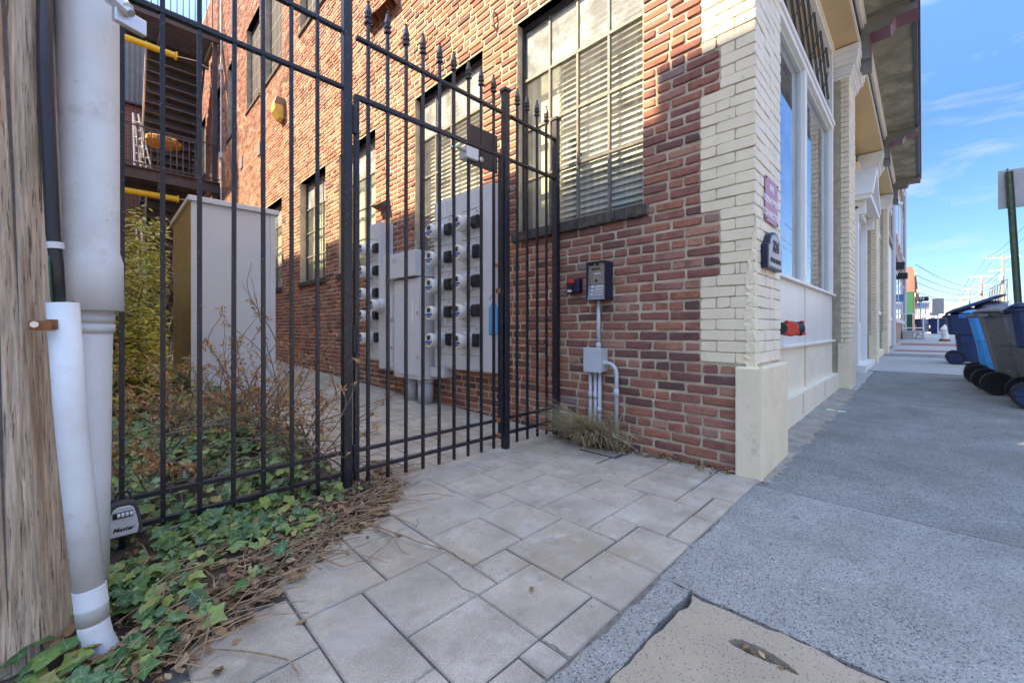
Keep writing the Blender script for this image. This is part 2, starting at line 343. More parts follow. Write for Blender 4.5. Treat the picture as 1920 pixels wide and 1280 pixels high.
jf = MB(); jf.box(-2.5, 2.62, .618, .66, -.05, -.007); jf.box(2.5, 2.70, .50, .617, -.05, -.003); m_dirt = M('joint_dirt', (.17, .145, .12), .95, var=.4, vs=40, bump=1, bs=80)
walk = thing('sidewalk', None, None, kind='structure'); walk['label'] = 'exposed aggregate sidewalk along the storefront'
def poly_j(c, amp, seed, js=(1, 1, 1, 1), step=.035):
    out = []
    for i in range(4):
        p, q = c[i], c[(i+1) % 4]; out += jag(p, q, amp if js[i] else 0.0005, step if js[i] else .5, seed+i)
    return out
gap = .006
jf.obj('joint_dirt', m_dirt, walk)
slab('slab', walk, poly_j([(-2.5, .535), (1.352, .535), (1.352, .632), (-2.5, .632)], .006, 3), sf, .1, m_agg)
slab('slab', walk, poly_j([(1.352, -1.2), (2.53-gap, -1.2), (2.53-gap, .636), (1.352, .636)], .006, 5, (0, 0, 1, 1)), sf, .1, m_agg)
slab('slab', walk, poly_j([(2.53, -1.2), (6.1, -1.2), (6.1, .60), (2.53, .60)], .012, 7, (0, 0, 1, 0), .05), sf, .1, m_agg2)
slab('slab', walk, poly_j([(6.1+gap, -1.2), (9.75, -1.2), (9.75, .60), (7.0, .60), (6.1+gap, .55)][:3]+[(6.1+gap, .60)], .012, 9, (0, 0, 1, 0), .05), sf, .1, m_agg2)
slab('slab', walk, [(6.9, .57), (9.75, .62), (9.75, 1.0), (6.9, 1.0)], lambda x, y: st(x)-.003, .1, m_conc)
slab('slab', walk, [(9.76, -1.2), (14.0, -1.2), (14.0, 1.0), (9.76, 1.0)], lambda x, y: st(x)+.01, .1, m_conc)
slab('slab', walk, [(14.01, -1.2), (15.5, -1.2), (15.5, 1.0), (14.01, 1.0)], sf, .1, m_agg2)
for a, b_ in ((15.51, 18), (18.02, 22), (22.02, 27), (27.02, 33), (33.02, 45), (45.02, 90), (90.02, 250)):
    slab('slab', walk, [(a, -1.2), (b_, -1.2), (b_, .9), (a, .9)], sf, .1, m_conc)
m_redband = M('red_brick_band', (.30, .13, .11), .9, var=.2, vs=20, speck=(14, .2, (.18, .08, .07)))
for a, b_ in ((16.6, 17.7), (21.0, 23.0)):
    slab('brick_band', walk, [(a, -1.1), (b_, -1.1), (b_, .6), (a, .6)], lambda x, y: st(x)+.004, .02, m_redband)
rr = random.Random(4); ring = []
for k in range(26):
    t = 2*pi*k/26; ring.append((1.222+.019*cos(t)*(1+.3*rr.random())+.006*sin(2*t+1), .296+.075*sin(t)*(1+.1*rr.random())))
outer = poly_j([(-2.5, -1.2), (1.338, -1.2), (1.338, .522), (-2.5, .522)], .009, 21)
kc = min(range(len(outer)), key=lambda i: (outer[i][0]-1.24)**2+(outer[i][1]-.296)**2)
ring_cw = ring[::-1]; k0 = min(range(26), key=lambda i: (ring_cw[i][0]-outer[kc][0])**2+(ring_cw[i][1]-outer[kc][1])**2); ring_cw = ring_cw[k0:]+ring_cw[:k0]
patch_poly = outer[:kc+1]+ring_cw+[ring_cw[0]]+outer[kc:]
patch = setp(slab('concrete_patch', None, patch_poly, lambda x, y: -.002, .03, m_tanconc), 'tan concrete patch in the sidewalk with ragged edge and a leaf filled slot', kind='structure')
sl2 = MB(); sl2.prism([(1.222+(x-1.222)*1.1, .296+(y-.296)*1.05) for x, y in ring], -.028, -.02); sl2.obj('slot_bottom', m_joint, patch)
kerb = MB()
xs = [-20, 2.6, 14, 90, 250]
for i in range(4):
    a, b_ = xs[i], xs[i+1]
    kerb.add([(a, -1.36, st(a)-.2), (b_, -1.36, st(b_)-.2), (b_, -1.2, st(b_)-.2), (a, -1.2, st(a)-.2), (a, -1.36, st(a)-.002), (b_, -1.36, st(b_)-.002), (b_, -1.205, st(b_)), (a, -1.205, st(a))],
             [(0,3,2,1),(4,5,6,7),(0,1,5,4),(1,2,6,5),(2,3,7,6),(3,0,4,7)])
setp(kerb.obj('kerb', m_conc), kind='structure', label='concrete kerb at the edge of the sidewalk')
far_walk = slab('far_sidewalk', None, [(-20, -11), (250, -11), (250, -8.6), (-20, -8.6)], lambda x, y: st(x)+.02, .2, m_conc); setp(far_walk, kind='structure', label='concrete sidewalk on the far side of the street')
# strip of broken tan mortar at the storefront foot
strip = MB(); rr = random.Random(8); nx = 130; ny = 7
for j in range(ny):
    for i in range(nx+1):
        x = 2.61+i*4.3/nx; y = .56+j*.24/(ny-1); e = (rr.uniform(-.035, .02) if j == 0 else rr.uniform(-.008, .008))
        z = st(x)+.004-.010*(j == 0)+rr.uniform(-.007, .004)+(-.012 if j == 1 and rr.random() < .3 else 0)+.012*max(0, j-3)/3
        strip.v.append((x+rr.uniform(-.01, .01), y+e, z)); strip.a.append(0)
for j in range(ny-1):
    for i in range(nx): strip.f.append([j*(nx+1)+i, j*(nx+1)+i+1, (j+1)*(nx+1)+i+1, (j+1)*(nx+1)+i]); strip.m.append(0)
m_strip = M('old_mortar', (.31, .255, .205), .95, var=.3, vs=9, bump=1, bs=60, stain=[(5, .45, .65, (.30, .29, .28), .9), (14, .64, .74, (.14, .12, .10), .6)])
setp(strip.obj('mortar_strip', m_strip, walk, fix=False), kind='stuff')

# ---- stamped paving
TILES = [(.945,1.205,1.15,1.415),(1.205,1.465,1.15,1.415),(1.30,1.48,1.42,1.563),(1.31,1.58,1.57,1.84),(1.58,1.85,1.58,1.845),(1.48,1.835,1.29,1.57),
 (1.84,2.015,1.298,1.436),(1.855,2.21,1.445,1.725),(2.215,2.40,1.465,1.73),(2.02,2.39,1.175,1.455),(1.74,2.01,1.027,1.29),(1.455,1.735,1.015,1.285),(2.0,2.185,.895,1.165),
 (2.19,2.365,.87,1.165),(2.37,2.53,.87,1.17),(2.185,2.63,.665,.87),(1.99,2.18,.76,.888),(1.645,1.985,.75,1.018),(1.905,2.178,.652,.753),(1.638,1.90,.648,.743),
 (1.455,1.64,.877,1.01),(1.373,1.634,.646,.870),(1.107,1.367,.642,.864),(1.112,1.450,.870,1.145),(.938,1.108,1.012,1.145),(.853,1.102,.748,1.005),(.855,1.10,.642,.743),
 (.768,.85,.64,.741),(.598,.85,.746,1.004),(.602,.93,1.010,1.276),(.690,.943,1.285,1.55),(.42,.685,1.287,1.55),(.418,.594,.882,1.283),(.418,.594,.74,.877),(.15,.414,1.148,1.42),
 (.15,.414,.88,1.143),(.95,1.297,1.42,1.70),(1.318,1.664,1.845,2.10),(1.67,1.857,1.852,1.99),(1.86,2.20,1.73,2.0),(2.215,2.42,1.74,2.0),(.95,1.305,1.71,1.98),(.6,.762,.64,.74)]
XL = [.15, .416, .596, .688, .767, .852, .94, 1.107, 1.205, 1.305, 1.37, 1.463, 1.58, 1.64, 1.737, 1.85, 2.003, 2.187, 2.212, 2.38, 2.42, 2.53, 2.635]
YL = [.645, .745, .868, 1.008, 1.145, 1.285, 1.42, 1.565, 1.72, 1.845, 1.992]
TILES += [(2.38, 2.635, 1.17, 1.45), (2.42, 2.635, 1.46, 1.73), (2.42, 2.635, 1.74, 2.0), (2.53, 2.635, .87, 1.16), (.688, .94, 1.55, 1.72), (.416, .688, 1.55, 1.70), (2.187, 2.212, 1.17, 1.17), (.15, .416, .645, .868), (.416, .596, .645, .745)]
def snap(v, Ls):
    q = min(Ls, key=lambda a: abs(a-v)); return q if abs(q-v) < .034 else v
TILES = [(snap(a, XL), snap(b_, XL), snap(c, YL), snap(d, YL)) for a, b_, c, d in TILES]
TILES = [t for t in TILES if t[1]-t[0] > .03 and t[3]-t[2] > .03]
GAPT = .003
G = .03; OX, OY = 2.635, 1.992
XA = 2.648
tr = random.Random(5); extra = []; cov = {}
NI = int((2.635-.85)/G)
for j in range(int(10.5/G)):
    for i in range(NI):
        if (i, j) in cov: continue
        sizes = [(9, 9), (12, 9), (9, 12), (9, 6), (6, 9), (6, 6), (12, 12), (6, 5), (9, 5)]; tr.shuffle(sizes); sizes += [(5, 5), (4, 5), (5, 3), (3, 5), (3, 3), (2, 3), (3, 2), (2, 2), (1, 2), (2, 1), (1, 1)]
        for w, hh in sizes:
            if i+w <= NI and all((i+a_, j+b_) not in cov for a_ in range(w) for b_ in range(hh)):
                extra.append((OX-(i+w)*G, OX-i*G, OY+j*G, OY+(j+hh)*G))
                for a_ in range(w):
                    for b_ in range(hh): cov[(i+a_, j+b_)] = 1
                break
pav = thing('paving', None, None, kind='structure'); pav['label'] = 'stamped slate pattern concrete paving through the gate into the alley'
slab('paving_bed', pav, [(-2.3, .64), (2.66, .64), (2.66, 2.3), (2.66, 21), (-2.3, 21), (-2.3, 2.3)], lambda x, y: al(y)-.008, .1, m_joint)
def tile_mb(b, t, seed):
    r = random.Random(seed); x0, x1, y0, y1 = t; g = GAPT; e = .004
    dz = r.uniform(-.0015, .0015); tx = r.uniform(-.003, .003); ty = r.uniform(-.003, .003)
    def z(x, y): return al(y)+dz+tx*(x-x0)+ty*(y-y0)
    o = [(x0+g, y0+g), (x1-g, y0+g), (x1-g, y1-g), (x0+g, y1-g)]; o = [(x+r.uniform(-.0015, .0015), y+r.uniform(-.0015, .0015)) for x, y in o]
    cx, cy = (x0+x1)/2, (y0+y1)/2
    inn = [(x+(e if x < cx else -e), y+(e if y < cy else -e)) for x, y in o]
    b.add([(x, y, z(x, y)-.03) for x, y in o]+[(x, y, z(x, y)-.005) for x, y in o]+[(x, y, z(x, y)) for x, y in inn],
          [(i, (i+1) % 4, 4+(i+1) % 4, 4+i) for i in range(4)]+[(4+i, 4+(i+1) % 4, 8+(i+1) % 4, 8+i) for i in range(4)]+[(8, 9, 10, 11)])
allt = sorted(TILES+extra, key=lambda t: (t[0]+t[1])**2+(t[2]+t[3])**2)
rest = MB()
for k, t in enumerate(allt):
    if k < 290:
        b = MB(); tile_mb(b, t, k); b.obj('paver', m_paver, pav, fix=False)
    else: tile_mb(rest, t, k)
if rest.v: setp(rest.obj('far_pavers', m_paver, pav, fix=False), kind='stuff')
slab('far_paving', pav, [(.9, 12.5), (2.66, 12.5), (2.66, 21), (.9, 21)], lambda x, y: al(y), .03, m_paver)
slab('alley_soil', pav, [(-2.3, 2.05), (.86, 2.05), (1.0, 2.6), (1.05, 5), (.9, 8), (.9, 21), (-2.3, 21)], lambda x, y: al(max(2.3, y))+.02, .05, m_soil)
slab('bed_soil', pav, [(-.6, 1.43), (.05, 1.40), (.38, 1.53), (.7, 1.74), (1.0, 2.0), (.98, 2.3), (-.6, 2.3)], lambda x, y: .012 if y < 1.9 else .04, .04, m_soil)
# crack lines in the paving (thin dark inlays)
def crack(pts, w):
    b = MB()
    for p, q in zip(pts, pts[1:]):
        p, q = Vector(p), Vector(q); d = (q-p).normalized(); n = Vector((-d.y, d.x))*w
        b.add([(*(p+n), .0028), (*(p-n), .0028), (*(q-n), .0028), (*(q+n), .0028)], [(0, 1, 2, 3)])
    return b
def jl(p, q, a, n, s):
    r = random.Random(s); p = Vector(p); q = Vector(q); w = (q-p).orthogonal().normalized()
    return [tuple(p.lerp(q, i/n)+w*(r.uniform(-a, a) if 0 < i < n else 0)) for i in range(n+1)]
def gq(px, py):
    t = (px-960)/770; s_ = 770*CAM_H/(py-616)*1.41421356; return (s_*(1+t)/2, s_*(1-t)/2)
def cj(pts, w, sd):
    r_ = random.Random(sd); o_ = []
    for p, q in zip(pts, pts[1:]):
        for k in range(5): o_.append((p[0]+(q[0]-p[0])*k/5+r_.uniform(-.004, .004), p[1]+(q[1]-p[1])*k/5+r_.uniform(-.004, .004)))
    return crack(o_+[pts[-1]], w)
cj([gq(800, 1054), gq(823, 1069), gq(852, 1088), gq(867, 1103), gq(896, 1116)], .0011, 2).obj('crack', m_joint, pav)
cj([gq(1011, 1201), gq(1035, 1210), gq(1055, 1225), gq(1075, 1238)], .0013, 3).obj('crack', m_joint, pav)
# ================================================================== corner building: alley wall of brick
YS = .68
bld = thing('corner_building', 'red brick corner building with cream painted storefront pilasters and bracketed eaves', 'building', (XA, YS, 0))
CH = .066; JT = .0165; WT = 12.2
GW = [(1.366, 2.594), (3.055, 4.30), (5.29, 6.53), (7.06, 8.32), (9.40, 10.64), (11.1, 12.35), (13.4, 14.6)]
UW = [(5.29, 6.53), (7.06, 8.32), (9.40, 10.64), (11.1, 12.35), (13.4, 14.6), (15.6, 16.8), (18.2, 19.4)]
ZS, ZSB, ZH = 1.709, 1.622, 3.59
UZ0, UZB, UZH = 6.42, 6.34, 8.55
OPEN = [(a, b, ZSB, ZH) for a, b in GW]+[(a, b, UZB, UZH) for a, b in UW]+[(15.9, 16.9, 5.7, 7.9)][:0]
def cream_y(z):
    if z < .63: return .776
    if z < 1.158: return .985
    if z < 1.597: return .868
    if z < 2.287: return .985
    if z < 2.585: return .868
    return .975
wall = MB()
# backing wall panels round the openings (a real slab 0.11 thick, mortar coloured)
def backing(y0, y1, z0, z1): wall.box(XA+.006, XA+.118, y0, y1, z0, z1)
zs = sorted(set([-.1, ZSB, ZH, UZB, UZH, WT])); ys = [.70]
bands = [(-.1, ZSB, []), (ZSB, ZH, GW), (ZH, UZB, []), (UZB, UZH, UW), (UZH, WT, [])]
for z0, z1, ws in bands:
    y = .70
    for a, b_ in ws+[(21.0, 21.0)]:
        if a-.006 > y: backing(y, a+.006 if a < 21 else 21.0, z0, z1)
        y = b_-.006
brick_wall = wall.obj('brick_wall', m_mortar, bld)
bricks = []
br = random.Random(3)
nrow = int(WT/CH)
for r in range(-1, nrow):
    z0 = r*CH-.015; z1 = z0+CH-JT; zm = (z0+z1)/2
    y0 = cream_y(zm)+.004
    segs = [(y0, 21.0)]
    for a, b_, oz0, oz1 in OPEN:
        if zm > oz0 and zm < oz1:
            ns = []
            for p, q in segs:
                if b_ <= p or a >= q: ns.append((p, q)); continue
                if a > p: ns.append((p, a))
                if b_ < q: ns.append((b_, q))
            segs = ns
    header = (r % 6 == 3)
    step = .104 if header else .207
    for p, q in segs:
        n = max(1, round((q-p)/step)); off = 0 if (r % 2 == 0 or header) else step/2
        u = p; first = True
        while u < q-.02:
            L_ = step*(br.uniform(.94, 1.06)) if not (first and off) else off
            if not header and br.random() < .06 and not first: L_ = step/2
            e = u+L_
            if q-e < .07: e = q
            ymid = (u+e)/2; d = (XA+ymid)/1.41421
            if zm < CAM_H+616*d/770+.9: bricks.append((u, e-(JT if e < q else 0.0), z0, z1))
            u = e; first = False
def bshape(b, y0, y1, z0, z1, x, dep, a, r, bv=.0065):
    j = lambda s_: r.uniform(-s_, s_)
    w = y1-y0; hh = z1-z0; c = min(.010, w*.2, hh*.25)
    o = []
    for (cy, cz, sy, sz) in ((y0, z0, 1, 1), (y1, z0, -1, 1), (y1, z1, -1, -1), (y0, z1, 1, -1)):
        cy += j(.003); cz += j(.003); k1, k2 = c*r.uniform(.3, 1.1), c*r.uniform(.3, 1.1)
        p1, p2 = (cy, cz+sz*k2), (cy+sy*k1, cz)
        o += [p1, p2] if (sy*sz > 0) else [p2, p1]
    xf = x-.002+j(.004); my, mz = (y0+y1)/2, (z0+z1)/2
    i_ = [(y+(bv if y < my else -bv)*r.uniform(.5, 1.5), z+(bv if z < mz else -bv)*r.uniform(.5, 1.4)) for y, z in o]
    n = 8
    b.add([(x+dep, y, z) for y, z in o]+[(xf+.0055, y, z) for y, z in o]+[(xf+r.uniform(-.001, .0015), y, z) for y, z in i_],
          [(n+k, k, (k+1) % n, n+(k+1) % n) for k in range(n)]+[(2*n+k, n+k, n+(k+1) % n, 2*n+(k+1) % n) for k in range(n)]+[tuple(range(2*n, 3*n))], a)
bricks.sort(key=lambda t: (XA**2+((t[0]+t[1])/2)**2+((t[2]+t[3])/2-CAM_H)**2) if t[3] < 3.3 else 1e9)
variants = []
for k in range(10):
    b = MB(); rr = random.Random(100+k); bshape(b, -.103, .103, -(CH-JT)/2, (CH-JT)/2, 0, .06, 0, rr); variants.append(b.mesh('brick', (0, 0, 0), (m_brick_o,)))
hvariants = []
for k in range(8):
    b = MB(); rr = random.Random(200+k); bshape(b, -.0487, .0487, -(CH-JT)/2, (CH-JT)/2, 0, .06, 0, rr); hvariants.append(b.mesh('brick', (0, 0, 0), (m_brick_o,)))
rest = MB()
for k, (y0, y1, z0, z1) in enumerate(bricks):
    w = y1-y0
    if k < 290:
        me = br.choice(variants) if w > .145 else br.choice(hvariants)
        s = w/.206 if w > .145 else w/.0974
        inst('brick', me, brick_wall, (XA+br.uniform(-.003, .001), (y0+y1)/2, (z0+z1)/2), (0, br.uniform(-.008, .008), 0), (1, s, 1))
    else:
        bshape(rest, y0, y1, z0, z1, XA, .1 if (z0 < 9) else .03, br.random(), br)
setp(rest.obj('bricks', m_brick, brick_wall, attr='rnd', fix=False), kind='stuff')
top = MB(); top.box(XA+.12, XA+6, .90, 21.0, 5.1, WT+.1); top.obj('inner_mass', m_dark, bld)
# flat brick band for the part of the wall that is above the frame
# ---- windows
m_glassu = glass('upper_glass', (.75, .8, .82), .3, .5, (.5, .55, .6))  # grey-blue diffuse share paints in the reflected sky
def make_window(y0, y1, zs, zsb, zh, cols, rows, detail, near, label=None, top_dusty=1, blind=None):
    rec = .075 if near else .115; xf = XA+rec
    fr = MB(); t = .032
    fr.box(xf, xf+.045, y0+.003, y0+t, zs, zh-.003); fr.box(xf, xf+.045, y1-t, y1-.003, zs, zh-.003)
    fr.box(xf, xf+.0445, y0+t, y1-t, zh-t-.015, zh-.004); fr.box(xf, xf+.0445, y0+t, y1-t, zs, zs+t)
    w = thing_part('window', bld) if False else None
    root = fr.obj('window', m_wframe, bld)
    if label: root['label'] = label
    iy0, iy1, iz0, iz1 = y0+t, y1-t, zs+t, zh-t-.015
    cw = (iy1-iy0)/cols; rh = (iz1-iz0)/rows
    for c in range(1, cols):
        b = MB(); yy = iy0+c*cw; b.box(xf+.004, xf+.036, yy-.009, yy+.009, iz0, iz1); b.obj('muntin', m_wframel, root)
    for r_ in range(1, rows):
        b = MB(); zz = iz0+r_*rh; b.box(xf+.002, xf+.034, iy0, iy1, zz-.011, zz+.011); b.obj('muntin', m_wframel, root)
    pm = MB(); pm.box(0, .004, -cw/2+.009, cw/2-.009, -rh/2+.011, rh/2-.011)
    me1 = pm.mesh('pane', (0, 0, 0), (m_glass if zs < 5 else m_glassu,)); me2 = pm.mesh('pane', (0, 0, 0), (m_glassd,))
    for c in range(cols):
        for r_ in range(rows):
            inst('pane', me2 if (r_ == rows-1 and top_dusty) else me1, root, (xf+.018, iy0+(c+.5)*cw, iz0+(r_+.5)*rh))
    # rowlock sill of dark bricks
    n = int((y1-y0+.08)/.078); sw = (y1-y0+.08)/n; yb = y0-.04
    vb = []
    for k in range(4):
        b = MB(); rr = random.Random(k+50); bshape(b, -sw/2+.005, sw/2-.005, -(zs-zsb)/2+.004, (zs-zsb)/2-.002, -.028, .12, 0, rr, .006); vb.append(b.mesh('sill_brick', (0, 0, 0), (m_sillb,)))
    bk = MB(); bk.box(XA-.018, XA+.11, yb, yb+n*sw, zsb+.006, zs-.006); bk.obj('sill', m_mortar2, root)
    if near:
        for k in range(n): inst('sill_brick', vb[k % 4], root, (XA, yb+(k+.5)*sw, (zs+zsb)/2+R.uniform(-.003, .003)))
    else:
        b = MB(); rr = random.Random(9)
        for k in range(n): bshape(b, yb+k*sw+.004, yb+(k+1)*sw-.004, zsb+.004, zs-.002, XA-.028, .12, 0, rr, .006)
        setp(b.obj('sill_bricks', m_sillb, root, fix=False), kind='stuff')
    # steel lintel edge and inner lining
    b = MB(); b.box(XA+.01, XA+.115, y0-.04, y1+.04, zh-.0, zh+.012); b.obj('lintel', m_wframe, root)
    b = MB(); xi = xf+.05
    b.box(xi, xi+.5, y0-.03, y0-.005, zs-.05, zh+.05); b.box(xi, xi+.5, y1+.005, y1+.03, zs-.05, zh+.05); b.box(xi, xi+.5, y0-.03, y1+.03, zs-.08, zs-.051); b.box(xi, xi+.5, y0-.03, y1+.03, zh+.051, zh+.08)
    b.box(xi+.5, xi+.52, y0-.1, y1+.1, zs-.1, zh+.1)
    b.obj('inner_lining', m_room, root)
    return root, (iy0, iy1, iz0, iz1, xf)
m_sillb = M('sill_brick_dark', (.07, .055, .05), .9, var=.5, vs=18, bump=1, bs=70, stain=[(9, .55, .7, (.15, .12, .06), .5)])
m_mortar2 = M('sill_mortar', (.16, .14, .12), .95, var=.3, vs=30, bump=.8)
wnames = ['largest steel window, blinds drawn, nearest the street corner', 'steel window behind the meter bank', None, None, None, None, None]
for k, (a, b_) in enumerate(GW):
    w, info = make_window(a, b_, ZS, ZSB, ZH, 4 if k < 2 else 3, 4, True, k < 2, wnames[k])
    iy0, iy1, iz0, iz1, xf = info
    if k < 2:
        # horizontal slatted blind
        xb = xf+.10; bl = thing('window_blind', ['cream slatted blind hanging behind the large corner window', 'cream slatted blind hanging behind the window over the meter bank'][k], 'blind', (xb, (iy0+iy1)/2, iz0), group='slatted blinds in the alley windows')
        y1b = iy1-.30 if k == 0 else iy1-.05
        y0b = iy0-.02
        zt = iz1-.02 if k else iz1-.02
        sm = MB(); hw = .025; ang = radians(-55)
        sm.add([(-hw*cos(ang), 0, hw*sin(ang)), (0.004, 0, .002), (hw*cos(ang), 0, -hw*sin(ang)), (-hw*cos(ang), 1, hw*sin(ang)), (.004, 1, .002), (hw*cos(ang), 1, -hw*sin(ang))], [(0, 1, 4, 3), (1, 2, 5, 4)])
        sm.v = [(x+.0008, y, z) for x, y, z in sm.v]
        me = sm.mesh('slat', (0, 0, 0), (m_blind,))
        nsl = int((zt-iz0)/.050)
        for i in range(nsl): inst('slat', me, bl, (xb, y0b, iz0+.03+i*.050), (R.uniform(-.002, .002), R.uniform(-.05, .05), 0), (1, y1b-y0b, 1))
        hb = MB(); hb.box(xb-.02, xb+.02, y0b, y1b, zt-.02, zt+.03); hb.obj('head_rail', m_blind, bl)
        for yy in (y0b+.12, (y0b+y1b)/2, y1b-.12):
            cb = MB(); cb.tube([(xb-.024, yy, iz0+.02), (xb-.024, yy, zt)], .0012, 4); cb.obj('cord', m_blind, bl)
        if k == 0:
            cv = MB(); cv.box(xb+.03, xb+.034, y1b-.05, iy1+.02, iz0, iz1)
            sh = cv.obj('side_curtain', m_shade, bl)
    else:
        b = MB(); n = 26
        xs_ = xf+.1
        b.add([(xs_+.008*sin(i*1.3), iy0-.02+(iy1-iy0+.04)*i/n, zz) for zz in (iz0-.01, iz1+.01) for i in range(n+1)], [(i, i+1, n+2+i, n+1+i) for i in range(n)])
        setp(b.obj('roller_blind', m_shade, None, smooth=True, fix=False), ['', '', 'pale shade in the alley window partly behind the tall gate post', 'pale shade in the alley window just left of the tall gate post', 'pale shade in the alley window touching the tall cabinet, small plant beside it', 'pale shade in the alley window hidden by the tall cabinet', 'pale shade in the farthest ground floor alley window'][k], 'roller blind', 'plain shades in the alley windows')
for k, (a, b_) in enumerate(UW):
    w, info = make_window(a, b_, UZ0, UZB, UZH, 4, 5, False, False, None, top_dusty=0)
    w['label'] = 'upper storey multi pane steel window'

# ---- corner pilaster, alley side and street side painted bricks
pil = MB(); pil.box(XA+.003, 3.24-.003, YS+.003, .90, .05, 5.0)
corner = pil.obj('corner_pilaster', m_creamj, bld)
rows = []
pr = random.Random(12)
def pshape(b, face, u0, u1, z0, z1, dep, r, x):
    # painted brick on the alley (-X) or street (-Y) face
    c = MB(); bshape(c, u0, u1, z0, z1, 0, dep, 0, r, .003)
    for i, (px, py, pz) in enumerate(c.v):
        b.v.append((x+px*.6, py, pz) if face == 'a' else (py, x+px*.6, pz)); b.a.append(0)
    n = len(b.v)-len(c.v)
    for f in c.f: b.f.append([i+n for i in (f if face == 'a' else f[::-1])]); b.m.append(0)
up = MB()
for r in range(9, 76):
    z0 = r*CH-.015; z1 = z0+CH-.005; zm = (z0+z1)/2
    if zm < .64: continue
    ye = cream_y(zm)
    # alley side
    if ye < .9: cuts = [YS-.003, ye] if r % 2 else [YS-.003, YS+.105, ye]
    else: cuts = [YS-.003, YS+.21, ye] if r % 2 else [YS-.003, YS+.105, ye]
    if pr.random() < .25 and len(cuts) == 3: cuts = [cuts[0], (cuts[0]+cuts[1])/2+.03]+cuts[1:]
    for a, b_ in zip(cuts, cuts[1:]):
        if z1 < 3.1:
            m = MB(); pshape(m, 'a', a, b_-.004, z0, z1, .05, pr, XA-.002); m.obj('painted_brick', m_cream, corner, fix=False)
        else: pshape(up, 'a', a, b_-.004, z0, z1, .05, pr, XA-.002)
    x = XA+.001; cuts = [x]
    w = .215 if r % 2 else .107
    while x < 3.24-.03:
        x = min(3.24, x+(w if r % 3 else .107)*pr.uniform(.97, 1.03)); w = .215 if pr.random() < .6 else .107; cuts.append(x)
    if 3.24-cuts[-2] < .06: cuts.pop(-2)
    for a, b_ in zip(cuts, cuts[1:]):
        if z1 < 3.0:
            m = MB(); pshape(m, 's', a+.001, b_-.004, z0, z1, .05, pr, YS-.002); m.obj('painted_brick', m_creamst, corner, fix=False)
        else: pshape(up, 's', a+.001, b_-.004, z0, z1, .05, pr, YS-.002)
setp(up.obj('upper_painted_bricks', m_cream, corner, fix=False), kind='stuff')
# broken arris: lumpy render on the corner edge
lm = MB(); lr = random.Random(6); nz, nu = 46, 9
prof = []
for i in range(nz+1):
    z = .62+i*(1.50-.62)/nz; wdt = .055*(1 if z < 1.15 else max(.12, (1.5-z)/.35))*(.75+.5*lr.random())
    for k in range(nu):
        s = (k/(nu-1)-.5)*2; e = 1-abs(s)
        bump_ = lr.uniform(-.004, .005)*(.3+e)
        # s<0: alley side (x const), s>0: street side
        cut = .012*e*(.6+.6*lr.random())
        if s < 0: lm.v.append((XA-.0075+cut*.9+bump_, YS-.0075+(-s)*wdt+cut*.2, z))
        else: lm.v.append((XA-.0075+s*wdt*.55+cut*.9*(1-s), YS-.0075+cut*.9*(1-s)+bump_*.5, z))
        lm.a.append(0)
for i in range(nz):
    for k in range(nu-1): lm.f.append([i*nu+k, i*nu+k+1, (i+1)*nu+k+1, (i+1)*nu+k]); lm.m.append(0)
lm.obj('broken_arris', m_cream, corner, fix=False)
# cast stone base block
sb = MB(); nz = 14; poly = []
b = MB(); b.box(2.605, 3.245, YS-.045, .772, -.1, .628); sbase = b.obj('stone_base', m_cream, corner, bev=.008)
ch = MB(); lr = random.Random(16)
pts = []
for i in range(15):
    z = .25+i*.028; pts.append(z)
    w = .012+.02*lr.random()
    ch.v += [(2.6035, YS-.0465+w, z), (2.6035+.0035*lr.random(), YS-.0465+.0035*lr.random(), z), (2.6035+w, YS-.0465, z)]; ch.a += [0]*3
for i in range(14):
    for k in range(2): ch.f.append([i*3+k, i*3+k+1, i*3+4+k, i*3+3+k]); ch.m.append(0)
ch.obj('worn_edge', m_cream, corner, fix=False)
# ================================================================== street facade
YW = .84
PX = [(6.91, 7.55), (11.4, 12.0), (15.2, 15.8)]
for k, (a, b_) in enumerate(PX):
    z0 = st(a)
    m = MB(); m.box(a+.003, b_-.003, YS+.003, .98, z0-.1, 4.50); p = m.obj('pilaster', m_creamj, bld)
    m = MB(); m.box(a-.012, b_+.012, YS-.012, .80, z0-.1, z0+.60); m.obj('pilaster_base', m_cream, p, bev=.006)
    m = MB(); rr = random.Random(40+k)
    for r in range(0, 66):
        zb = z0+.605+r*CH; zt = zb+CH-.009
        if zt > 4.16: break
        x = a; w = .21 if r % 2 else .105
        while x < b_-.02:
            e = min(b_, x+w); e = b_ if b_-e < .05 else e
            pshape(m, 's', x, e-.004, zb, zt, .03, rr, YS-.002); x = e; w = .21
        cuts = [YS-.003, YS+.09, YS+.1, .98] if False else ([YS-.003, .772] if r % 2 else [YS-.003, .73, .772])
        for u, v in zip(cuts, cuts[1:]): pshape(m, 'a', u, v-.004, zb, zt, .03, rr, a-.002)
        for u, v in (((.778, .98),) if r % 2 else ((.778, .88), (.88, .98))): pshape(m, 'a', u, v-.004, zb, zt, .03, rr, a+.010)
    setp(m.obj('painted_bricks', [m_cream], p, fix=False), kind='stuff')
    # stepped capital
    m = MB(); prof = [(.015, 4.13, 4.17), (.035, 4.17, 4.21), (.055, 4.235, 4.27), (.085, 4.27, 4.33), (.10, 4.33, 4.40), (.115, 4.415, 4.49)]
    for pr_, c0, c1 in prof: m.box(a-pr_, b_+pr_, YS-pr_, .97, c0, c1)
    poly = [(.035, 4.21), (.055, 4.235), (.055, 4.245), (.03, 4.215)]
    m.box(a-.045, b_+.045, YS-.045, .97, 4.21, 4.235); m.box(a-.105, b_+.105, YS-.105, .97, 4.40, 4.415)
    m.obj('capital', m_white, p, bev=.004)
